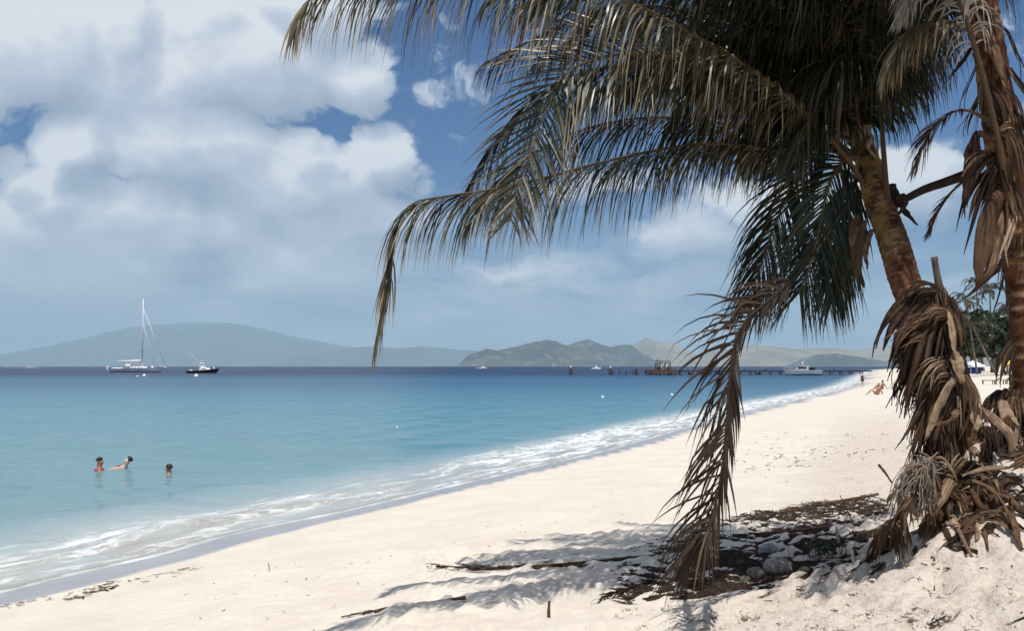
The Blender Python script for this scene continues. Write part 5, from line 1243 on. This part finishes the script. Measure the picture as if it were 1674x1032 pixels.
HK2 = [
 ([(1632, 275, 7.75), (1600, 320, 7.62), (1582, 380, 7.58), (1570, 432, 7.58)], .16, .35, .8), ([(1645, 300, 7.72), (1618, 360, 7.55), (1606, 420, 7.5), (1600, 470, 7.5)], .15, .42, .8),
 ([(1640, 250, 7.75), (1612, 280, 7.6), (1596, 330, 7.55), (1590, 380, 7.55)], .18, .15, .8), ([(1650, 330, 7.72), (1632, 390, 7.58), (1620, 440, 7.54), (1598, 462, 7.54)], .10, .62, .6),
 ([(1620, 130, 7.82), (1650, 160, 7.66), (1662, 200, 7.62), (1668, 260, 7.62)], .20, .10, .8), ([(1628, 190, 7.78), (1655, 230, 7.62), (1664, 290, 7.58), (1662, 350, 7.58)], .20, .22, .8),
 ([(1655, 290, 7.72), (1668, 360, 7.58), (1664, 420, 7.55)], .15, .42, .7), ([(1610, 60, 7.82), (1632, 85, 7.72), (1640, 130, 7.7)], .14, .55, .7),
 ([(1600, 10, 7.82), (1622, 40, 7.74), (1630, 90, 7.72)], .14, .50, .7), ([(1648, 210, 7.7), (1622, 222, 7.58), (1600, 215, 7.54)], .09, .30, .6),
 ([(1665, 330, 7.70), (1645, 400, 7.55), (1638, 452, 7.52)], .07, .8, .5), ([(1600, 215, 7.7), (1588, 265, 7.6), (1578, 330, 7.58)], .10, .12, .7),
 ([(1610, 250, 7.7), (1590, 262, 7.56), (1570, 300, 7.52)], .08, .55, .6), ([(1655, 410, 7.74), (1628, 440, 7.6), (1590, 478, 7.56), (1572, 490, 7.56)], .045, .2, .4),
 ([(1632, 215, 7.66), (1652, 205, 7.54), (1664, 212, 7.52)], .10, .75, .5), ([(1660, 640, 7.8), (1640, 680, 7.6), (1628, 730, 7.5), (1632, 765, 7.48)], .26, .06, .8),
 ([(1672, 640, 7.8), (1668, 700, 7.55), (1660, 750, 7.5)], .28, .10, .8), ([(1668, 650, 7.7), (1672, 690, 7.5), (1674, 720, 7.48)], .20, .5, .7), ([(1660, 560, 7.8), (1646, 600, 7.62), (1640, 660, 7.58)], .12, .1, .7),
 ([(1640, 655, 7.6), (1652, 690, 7.4), (1656, 740, 7.35)], .12, .82, .6)]
for i, (pts, w, tn, cu) in enumerate(HK2): (husk(PALM2, pp(*pts), w * 1.2, cu, tn, seed=200 + i, ragged=.3) if i % 2 and w < .2 else fibre(PALM2, pp(*pts), w * 1.3, tn, seed=200 + i, curl=cu, spread=.6, strip=.03))
for i in range(80):
    t = r_.random(); c = P(np.interp(t, [0, .5, 1], [1678, 1655, 1612]), np.interp(t, [0, .5, 1], [430, 300, 60]), 8.0) if i < 56 else P(1695, r_.uniform(620, 760), 8.0)
    a = r_.uniform(0, 2 * math.pi); o = np.array([math.cos(a), math.sin(a), 0]); ln = r_.uniform(.2, .5); out = r_.uniform(.05, .16); q = .14
    fibre(PALM2, [c + o * q * .8 + [0, 0, .14], c + o * (q + .03) + [0, 0, .04], c + o * (q + out) - [0, 0, ln * .5], c + o * (q + out * 1.1) - [0, 0, ln]], r_.uniform(.05, .14), float(r_.beta(1.4, 2.4)), ref=o + [0, 0, .1], seed=400 + i, spread=r_.uniform(.5, 1.3))
for i in range(60):
    px, py = r_.uniform(1592, 1700), r_.uniform(690, 800); c_ = P(px, py, 7.55 + r_.normal(0, .12)); a_ = r_.uniform(-2.9, -.25); o = np.array([math.cos(a_), math.sin(a_) * .6, 0]); ln = r_.uniform(.14, .34)
    fibre(PALM2, [c_, c_ + o * ln * .4 + [0, 0, .03], c_ + o * ln * .75 - [0, 0, ln * .3], c_ + o * ln - [0, 0, ln * .75]], r_.uniform(.06, .16), float(r_.beta(1.1, 2.8)), ref=(0, -1, .4), seed=800 + i, spread=1.0, strip=.024)
child_fix(PALM2)

# ------------------------------------------------------------------ background palms
def far_palm(px, py_top, Y, lean, seed, label, nf=15):
    r = np.random.default_rng(seed); b = P(px + lean, HOR, Y); z = gz(b[0], Y); top = P(px, py_top + 12, Y)
    t = palm_root((b[0], Y, z), label); t['group'] = 'coconut palms behind the beach'
    mid = np.array([b[0] * .6 + top[0] * .4, Y, z + (top[2] - z) * .35])
    MB().tube(spline([[b[0], Y, z - .3], mid, top], 12), np.linspace(.20, .12, 12), 8).build('trunk', M['bark'], t)
    for i in range(nf):
        a = i * 2.4 + r.uniform(-.3, .3); el = r.uniform(-.5, 1.1); ln = r.uniform(3.0, 4.2); o = np.array([math.cos(a), math.sin(a), 0])
        d = o * math.cos(el) + np.array([0, 0, math.sin(el)]); p0 = top; p1 = top + d * ln * .45; p2 = p1 + (o * .8 + [0, 0, -.25 + .3 * math.sin(el)]) * ln * .3; p3 = p2 + (o * .5 - [0, 0, .85]) * ln * .3
        frond(t, [p0, p1, p2, p3], L=.95, n=36, dry=.03 + .2 * (el < -.3), droop=1.2, width=.10, seed=seed * 20 + i, stalk=(.05, .015), segs=3)
    child_fix(t)
FP = ['tall palm rising left of the far palms just above the husk covered foot', 'second far palm with pale drooping crown', 'far palm with a thin straight trunk right of the pale crowned one', 'far palm with a strongly leaning bare trunk by the blue tent', 'short palm behind the leaning trunk', 'far palm beside the ringed trunk at the right']
for i, a in enumerate([(1580, 478, 170, 18), (1596, 452, 205, 6), (1618, 462, 190, 4), (1590, 520, 140, 42), (1625, 545, 150, 20), (1650, 490, 165, -4)]): far_palm(*a, 30 + i, FP[i])

# ------------------------------------------------------------------ dead leaves, sticks, stones on the sand
def on(px, py, dz=.02): return ground_at(px, py) + [0, 0, dz]
def loose(name, label, cat, group=None): return tag(empty(name), label, cat, group)
def dead_frond(label, pts, **k):
    t = tag(empty('dead_frond', pts[0]), label, 'dead palm leaf', 'dead palm leaves lying on the sand'); kw = dict(L=.42, n=110, dry=.8, mat='leafdead', droop=1.6, fray=.3, stalk=(.02, .005), start=.08, angle=(55, 80), wind=0, lift=.0, width=.022, segs=4); kw.update(k)
    st = frond(t, pts, name='stalk', **kw)
    lf = st.children[0]; me = lf.data; co = np.empty(len(me.vertices) * 3); me.vertices.foreach_get('co', co); co = co.reshape(-1, 3)
    h = sand_z(co[:, 0], co[:, 1]) + .008 + .02 * rng.random(len(co)); low = co[:, 2] < h; co[low, 2] = h[low]; me.vertices.foreach_set('co', co.ravel()); me.update()
    child_fix(t); return t
dead_frond('long russet dead palm leaf lying flat across the sand in the lacy shade', [on(1120, 912), on(1040, 915), on(960, 922), on(880, 930), on(800, 932), on(718, 930)], L=.30, n=150, seed=61, dry=.55)
dead_frond('dark dead palm leaf along the back of the deep shade', [on(1435, 812), on(1370, 822), on(1300, 836), on(1225, 852)], L=.34, n=90, seed=62, dry=.35)
dead_frond('brown dead palm leaf hanging steeply from the husk pile to the sand', [P(1530, 770, 7.15), P(1498, 800, 7.0), P(1466, 850, 6.9), on(1430, 905, .03)], L=.40, n=110, seed=63, dry=.35, droop=2.0)
dead_frond('frayed dead palm leaf on the bank below the husk pile', [P(1560, 790, 7.1), P(1535, 830, 6.95), on(1515, 870, .05), on(1498, 905, .03)], L=.30, n=80, seed=64, dry=.6, droop=2.0)
dead_frond('dark dead palm leaf in the shadow left of the husk pile', [on(1440, 880, .10), on(1400, 890, .07), on(1350, 905, .04)], L=.26, n=70, seed=65, dry=.25)
dead_frond('thin dead palm leaf in front of the others at lower left of the shade', [on(760, 982), on(690, 992), on(620, 1003), on(560, 1014)], L=.10, n=60, seed=66, dry=.6)
dead_frond('grey dead palm leaf at the upper edge of the shade', [on(1400, 862, .03), on(1300, 872, .03), on(1190, 880, .02)], L=.30, n=80, seed=67, dry=.3)

def stick(label, pts, r0, r1, tone=(.14, .085, .05), group='dry sticks on the sand'):
    t = tag(MB().tube(spline(pts, 10), np.linspace(r0, r1, 10) * (1 + .15 * rng.normal(size=10)), 7).build('dry_stick', simple('stick_wood', tone, .85, .2, .3, 30, bump=.003)), label, 'stick', group); return t
stick('short dark stick standing upright in the sand at the front', [on(897, 1012, -.05), P(897, 998, on(897, 1012)[1]), P(898, 984, on(897, 1012)[1])], .014, .010, (.09, .05, .035))
stick('pale upright stick in the shade before the husk pile', [on(1372, 898, -.04), P(1370, 880, on(1372, 898)[1]), P(1367, 862, on(1372, 898)[1])], .016, .013, (.42, .37, .31))
stick('pale leaning stick at the foot of the dark frond ends', [on(1398, 922, -.03), P(1394, 908, on(1398, 922)[1]), P(1390, 893, on(1398, 922)[1])], .018, .015, (.45, .39, .33))
stick('thin bent dark twig above the fibre tangle', [P(1436, 760, 6.95), P(1446, 772, 6.93), P(1458, 790, 6.92)], .010, .006, (.07, .04, .025))
stick('thin dark twig poking up at the left of the pile', [on(1398, 862, -.03), P(1386, 838, on(1398, 862)[1]), P(1373, 810, on(1398, 862)[1])], .009, .005, (.06, .035, .025))
stick('small reddish twig stuck in the front sand bank', [on(1440, 945, -.03), P(1443, 934, on(1440, 945)[1]), P(1448, 922, on(1440, 945)[1])], .008, .005, (.28, .14, .08))
stick('crooked dark twig on the bank near the pale curved husk', [P(1566, 866, 6.75), P(1578, 890, 6.6), on(1589, 915, .01)], .014, .010, (.16, .10, .07))
stick('small thin twig standing on the bright sand near the water', [on(440, 935, -.02), P(440, 928, on(440, 935)[1]), P(438, 921, on(440, 935)[1])], .007, .004, (.12, .08, .05))

def loose_husk(label, pts, w, tone, curl=.6, seed=0, **k):
    t = husk(None, pts, w, curl, tone, name='dry_husk', seed=seed, ref=k.pop('ref', (0, -.5, 1)), **k); tag(t, label, 'palm husk', 'loose palm husks round the palm foot'); return t
LH = [
 ('long pale split husk leaning out of the middle of the pile', [P(1560, 775, 7.0), P(1545, 800, 6.9), P(1530, 840, 6.8), on(1505, 890, .02)], .11, .85, .35),
 ('pale thick curved stalk arching over the fibre tangle', [P(1508, 752, 7.05), P(1540, 748, 6.98), P(1556, 768, 6.94), P(1566, 790, 6.94)], .045, .8, .9),
 ('pale forked husk pointing right above the tangle', [P(1556, 772, 6.98), P(1566, 755, 6.95), P(1584, 738, 6.95)], .10, .9, .5),
 ('long pale strip running right across the top of the bank', [P(1572, 778, 7.0), P(1612, 766, 7.05), P(1650, 764, 7.1), P(1690, 764, 7.1)], .05, .85, .6),
 ('grey strip bending down to the right edge', [P(1590, 785, 6.95), P(1622, 800, 6.85), P(1646, 832, 6.7), on(1660, 880, .02)], .06, .65, .7),
 ('broad grey husk lying at the right picture edge', [P(1674, 742, 7.2), P(1650, 752, 7.1), P(1622, 768, 7.05)], .16, .75, .6),
 ('pale boat shaped husk half buried on the bank', [on(1540, 866, .03), on(1556, 868, .05), on(1572, 876, .03)], .11, 1.0, .8),
 ('short wavy pale strip on the sand right of the boat shaped husk', [on(1604, 868, .02), on(1622, 856, .05), on(1645, 860, .02)], .05, .7, .8),
 ('brown pointed husk sloping to the lower right', [P(1588, 800, 6.9), P(1606, 830, 6.75), on(1640, 850, .03)], .05, .45, .6),
 ('grey weathered stalk at the far right edge of the bank', [P(1672, 900, 6.4), P(1664, 880, 6.45), P(1655, 840, 6.6)], .06, .6, .6),
 ('reddish husk in the middle of the pile under the pale fork', [P(1552, 790, 6.95), P(1562, 812, 6.88), P(1582, 822, 6.85)], .09, .38, .8),
 ('brown stub below the pale arch', [P(1530, 775, 6.98), P(1536, 800, 6.9), P(1540, 822, 6.88)], .08, .4, .8),
]
for i, (lb, pts, w, tn, cu) in enumerate(LH): 
    if w >= .08 and i != 6: tag(fibre(None, pts, w * 1.1, tn - .12, ref=(0, -.6, 1), name='dry_husk', seed=500 + i, spread=.6, curl=cu, strip=.028), lb, 'palm husk', 'loose palm husks round the palm foot')
    else: loose_husk(lb, pts, w * .8, tn - .12, cu, 500 + i, taper=(.6, 1, .9, .4), ragged=.5)
# small curled scraps past counting
def scraps():
    r2 = np.random.default_rng(5); objs = []
    for i in range(170):
        px = r2.normal(1590, 52); py = np.interp(px, [1450, 1560, 1674], [870, 838, 830]) + r2.normal(0, 28); py = max(py, np.interp(px, [1450, 1560, 1674], [830, 790, 775]))
        if px > 1700 or px < 1420: continue
        c = on(px, py, .02 + .10 * r2.random() * (py < 850)); a = r2.uniform(0, 6.28); ln = r2.uniform(.05, .22); o = np.array([math.cos(a), math.sin(a) * .8, 0])
        e0 = c - o * ln; e1 = c + o * ln
        for e in (e0, e1): e[2] = gz(e[0], e[1]) + .012
        t = (husk(None, [e0, c + [0, 0, .02 + .04 * r2.random()], e1], r2.uniform(.015, .05), .8, float(r2.beta(1.6, 1.5)), name='scrap', seed=600 + i, ref=(0, -.5, 1), nl=7) if i % 2 else
             fibre(None, [e0, c + [0, 0, .02 + .04 * r2.random()], e1], r2.uniform(.03, .08), float(r2.beta(1.5, 2.0)), name='scrap', seed=600 + i, ref=(0, -.5, 1), spread=1.6, strip=.010)); objs.append(t)
    mb = MB()
    for t in objs:
        me = t.data; k = len(me.vertices); co = np.empty(k * 3); me.vertices.foreach_get('co', co); pv = np.empty(k * 3, np.float32); me.attributes['puv'].data.foreach_get('vector', pv); tn = np.empty(k, np.float32); me.attributes['tone'].data.foreach_get('value', tn)
        mb.add(co.reshape(-1, 3), [list(p.vertices) for p in me.polygons], puv=pv.reshape(-1, 3), tone=tn); bpy.data.objects.remove(t); bpy.data.meshes.remove(me)
    tag(mb.build('husk_litter', M['husk']), kind='stuff')
scraps()

# dry flower stalk tangle
def tangle():
    t = tag(empty('dead_flower_stalk', P(1530, 775, 7.0)), 'grey tangled ball of thin dry flower strands left of the pile', 'dead flower stalk'); mb = MB(); r = np.random.default_rng(9)
    for i in range(150):
        a = P(1520 + r.normal(0, 12), 765 + r.normal(0, 8), 7.02); dx = r.uniform(-75, 8); b = P(1520 + dx * .6, 768 + abs(dx) * .15 + r.uniform(-16, 20), 6.90 + r.normal(0, .06)); c = P(1522 + dx + r.normal(0, 6), 800 + r.uniform(0, 62), 6.86 + r.normal(0, .07))
        pts = spline([a, b, c], 9) + r.normal(0, .006, (9, 3)); rr = r.uniform(.0028, .006)
        mb.tube(pts, np.linspace(rr * 1.3, rr * .6, 9), 5)
    o = mb.build('strand', simple('grey_dry_strand', (.20, .155, .12), .85, .2, .4, 25), t); o['kind'] = 'stuff'
    MB().tube(spline(pp((1560, 770, 7.05), (1535, 758, 7.04), (1515, 768, 7.0)), 8), np.linspace(.02, .010, 8), 7).build('main_stem', simple('grey_stem', (.24, .18, .13), .85, .2, .3, 25), t); child_fix(t)
tangle()

# stones in the dappled shade
def stone(px, py, d, label, col, seed, squash=.75):
    c = ground_at(px, py); bm = bmesh.new(); bmesh.ops.create_icosphere(bm, subdivisions=4, radius=1); v = np.array([x.co[:] for x in bm.verts]); f = [[q.index for q in x.verts] for x in bm.faces]; bm.free()
    n = fbm2(v[:, 0] * 1.6 + seed, v[:, 1] * 1.6 + v[:, 2] * 1.1, 4, seed); n2 = fbm2(v[:, 0] * 6 + seed, v[:, 1] * 6 + v[:, 2] * 5, 3, seed + 1); v = v * (1 + .55 * n + .12 * n2)[:, None] * np.array([d, d * .85, d * squash])
    o = MB().add(v, f).build('stone', simple('pale_coral_stone', col, (.9), .2, .4, 16, bump=.03)); o.location = c + [0, 0, d * squash * .45]; tag(o, label, 'stone', 'stones in the palm shade')
stone(1272, 938, .135, 'largest pale stone with stripes of sunlight in the deep shade', (.33, .30, .26), 71)
stone(1236, 948, .085, 'small stone just left of the largest one', (.26, .22, .17), 72); stone(1218, 953, .055, 'leftmost and smallest stone of the group', (.30, .25, .18), 73)
stone(1258, 905, .12, 'grey stone lying deeper in the shade behind the large one', (.30, .30, .30), 74, .55); stone(1315, 938, .05, 'small stone right of the large one', (.34, .29, .22), 75)

def weed():
    t = tag(empty('beach_plant', ground_at(1352, 915)), 'low dark leafy plant in the shade behind the sand edge', 'plant'); r = np.random.default_rng(15); V = []; tn = []; stm = MB()
    for i in range(46):
        g = ground_at(1350 + r.normal(0, 24), 917 + r.normal(0, 5)); top = g + [r.normal(0, .05), r.normal(0, .04), r.uniform(.05, .19)]; stm.tube([g - [0, 0, .02], (g + top) / 2 + r.normal(0, .01, 3), top], .003, 4)
        for k in range(4):
            d = unit(np.array([r.normal(), r.normal(), r.uniform(.0, .8)])); s = unit(np.cross(d, r.normal(size=3))); ln = r.uniform(.03, .055)
            V += [top, top + d * ln * .5 + s * ln * .34, top + d * ln, top + d * ln * .5 - s * ln * .34]; tn += [r.random()] * 4
    stm.build('stem', M['bark'], t)['kind'] = 'stuff'
    o = MB().add(np.array(V), np.arange(len(V)).reshape(-1, 4), dry=np.zeros(len(V)), tone=np.array(tn)).build('leaves', M['broad'], t); o['kind'] = 'stuff'; child_fix(t)
weed()

# scattered litter: leaf shards, chips, shell bits, plus dark shards that deepen the palm's shade
def litter_and_shade():
    r = np.random.default_rng(21); V = []; F = []; tn = []; PTS = []
    def shard(x, y, ln, w, tone):
        a = r.uniform(0, 6.28) if r.random() < .4 else r.normal(.15, .5); z = 0; o = np.array([math.cos(a), math.sin(a)]); s = np.array([-o[1], o[0]]); k = len(V); n = 4
        bend = r.normal(0, .12) * ln
        pts = [np.array([x, y]) + o * ln * (i / (n - 1) - .5) + s * bend * math.sin(i / (n - 1) * 3.14) for i in range(n)]; hs = None; PTS.append(np.array(pts))
        for i, p in enumerate(pts):
            ww = w * (.35 + .65 * math.sin(3.14 * (i + .35) / (n - .3))); lift = .004 + (r.uniform(0, .02) if i in (0, n - 1) else .004)
            V.append((*(p + s * ww / 2), lift)); V.append((*p, lift + w * .3)); V.append((*(p - s * ww / 2), lift)); tn.extend([tone] * 3)
        for i in range(n - 1):
            for j in (0, 1): F.append((k + 3 * i + j, k + 3 * i + j + 1, k + 3 * i + j + 4, k + 3 * i + j + 3))
    def at_px(px, py):
        return ground_at(px, py)
    def scatter(n, fx, fy, l, w, t):
        px = np.array([fx() for _ in range(n)]); py = np.array([fy(q) for q in px]); k = (py < 1060) & (px < 1720) & (py > 610); px, py = px[k], py[k]
        a = np.array([P(u, v, 1.0) for u, v in zip(px, py)]); dz = CAM_Z - a[:, 2]; Y = (CAM_Z - 1.0) / dz
        for _i in range(5): Y = (CAM_Z - sand_z(a[:, 0] * Y, Y)) / dz
        for u, y in zip(a[:, 0] * Y, Y): shard(u, y, r.uniform(*l), r.uniform(*w), t())
    edge = lambda px: np.interp(px, [900, 1100, 1200, 1300, 1400, 1500, 1600, 1674], [1010, 985, 975, 958, 930, 915, 890, 880])
    scatter(800, lambda: r.uniform(1100, 1690), lambda px: edge(px) + abs(r.normal(0, 50)), (.010, .075), (.003, .014), lambda: r.beta(1.6, 2))
    scatter(170, lambda: r.normal(1600, 55), lambda px: edge(px) + r.normal(8, 22), (.03, .13), (.008, .03), lambda: r.beta(1.8, 1.6))
    scatter(120, lambda: r.normal(1230, 60), lambda px: edge(px) + abs(r.normal(8, 10)), (.04, .16), (.006, .016), lambda: r.beta(1.6, 2.2))
    scatter(130, lambda: r.uniform(1200, 1490), lambda px: 735 - (px - 1340) * .12 + r.normal(0, 17), (.03, .16), (.015, .04), lambda: r.beta(1.0, 3.5))
    scatter(70, lambda: r.uniform(300, 1100), lambda px: np.interp(px, [300, 1100], [960, 780]) + abs(r.normal(0, 70)), (.015, .05), (.005, .014), lambda: r.beta(1.5, 3))
    scatter(60, lambda: r.uniform(0, 330), lambda px: np.interp(px, [0, 330], [992, 925]) + abs(r.normal(0, 5)), (.03, .12), (.006, .02), lambda: r.beta(2, 2))
    scatter(22, lambda: r.normal(155, 18), lambda px: 968 - (px - 155) * .35 + r.normal(0, 3), (.06, .2), (.012, .03), lambda: r.beta(1.5, 3))
    scatter(140, lambda: r.uniform(900, 1690), lambda px: edge(px) + r.uniform(0, 130), (.006, .02), (.004, .010), lambda: 1.0)
    scatter(90, lambda: r.uniform(1180, 1440), lambda px: np.interp(px, [1180, 1440], [870, 825]) + r.normal(0, 10), (.06, .25), (.006, .018), lambda: r.beta(1.4, 2.6))
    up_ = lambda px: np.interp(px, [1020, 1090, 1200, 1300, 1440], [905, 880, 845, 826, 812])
    scatter(9500, lambda: 1450 - 430 * r.beta(1.1, 1.5), lambda px: up_(px) + (edge(px) - 4 - up_(px)) * r.beta(1.5, 1.1), (.05, .30), (.008, .030), lambda: r.beta(.7, 7.0))  # some leaf litter, thickened with dark shards to deepen the palm's shade
    scatter(260, lambda: r.uniform(700, 1120), lambda px: 925 + (1120 - px) * .012 + r.normal(0, 4 + (px - 700) * .02), (.06, .3), (.006, .016), lambda: r.beta(1.3, 2.5))
    V_ = np.array(V); q = np.concatenate(PTS); V_[:, 2] += np.repeat(sand_z(q[:, 0], q[:, 1]), 3); o = MB().add(V_, F, tone=np.array(tn), puv=V_ * [8, 1, 1]).build('beach_litter_and_shade', husk_material('litter_and_shade', (.022, .013, .009), (.095, .052, .030), (.55, .43, .33))); tag(o, kind='stuff')
litter_and_shade()

def clods():
    r = np.random.default_rng(33); n = 2600
    px = r.uniform(1000, 1700, n); py = np.interp(px, [900, 1100, 1200, 1300, 1400, 1500, 1600, 1674], [1010, 985, 975, 958, 930, 915, 880, 840]) + 4 + np.abs(r.normal(0, 75, n)); k = py < 1070; px, py = px[k], py[k]
    a = np.array([P(u, v, 1.0) for u, v in zip(px, py)]); dz = CAM_Z - a[:, 2]; Y = (CAM_Z - 1.2) / dz
    for _ in range(5): Y = (CAM_Z - sand_z(a[:, 0] * Y, Y)) / dz
    X = a[:, 0] * Y; Z = sand_z(X, Y); s = .005 + .020 * r.random(len(X)) ** 3
    bm = bmesh.new(); bmesh.ops.create_icosphere(bm, subdivisions=1, radius=1); v0 = np.array([q.co[:] for q in bm.verts]); f0 = np.array([[w.index for w in q.verts] for q in bm.faces]); bm.free()
    m = len(v0); V = v0[None] * (s[:, None, None] * r.uniform(.6, 1.3, (len(X), 1, 3)) * [1.2, 1.2, .75]) * r.uniform(.8, 1.2, (len(X), m, 1)) + np.column_stack([X, Y, Z + s * .25])[:, None, :]
    F = (f0[None] + (np.arange(len(X)) * m)[:, None, None]).reshape(-1, 3); N = len(X) * m
    o = link('sand_clods', make_mesh('sand_clods', V.reshape(-1, 3), F, {'wet': np.zeros(N), 'coarse': np.full(N, .7)}), bpy.data.materials['sand']); tag(o, kind='stuff')
clods()
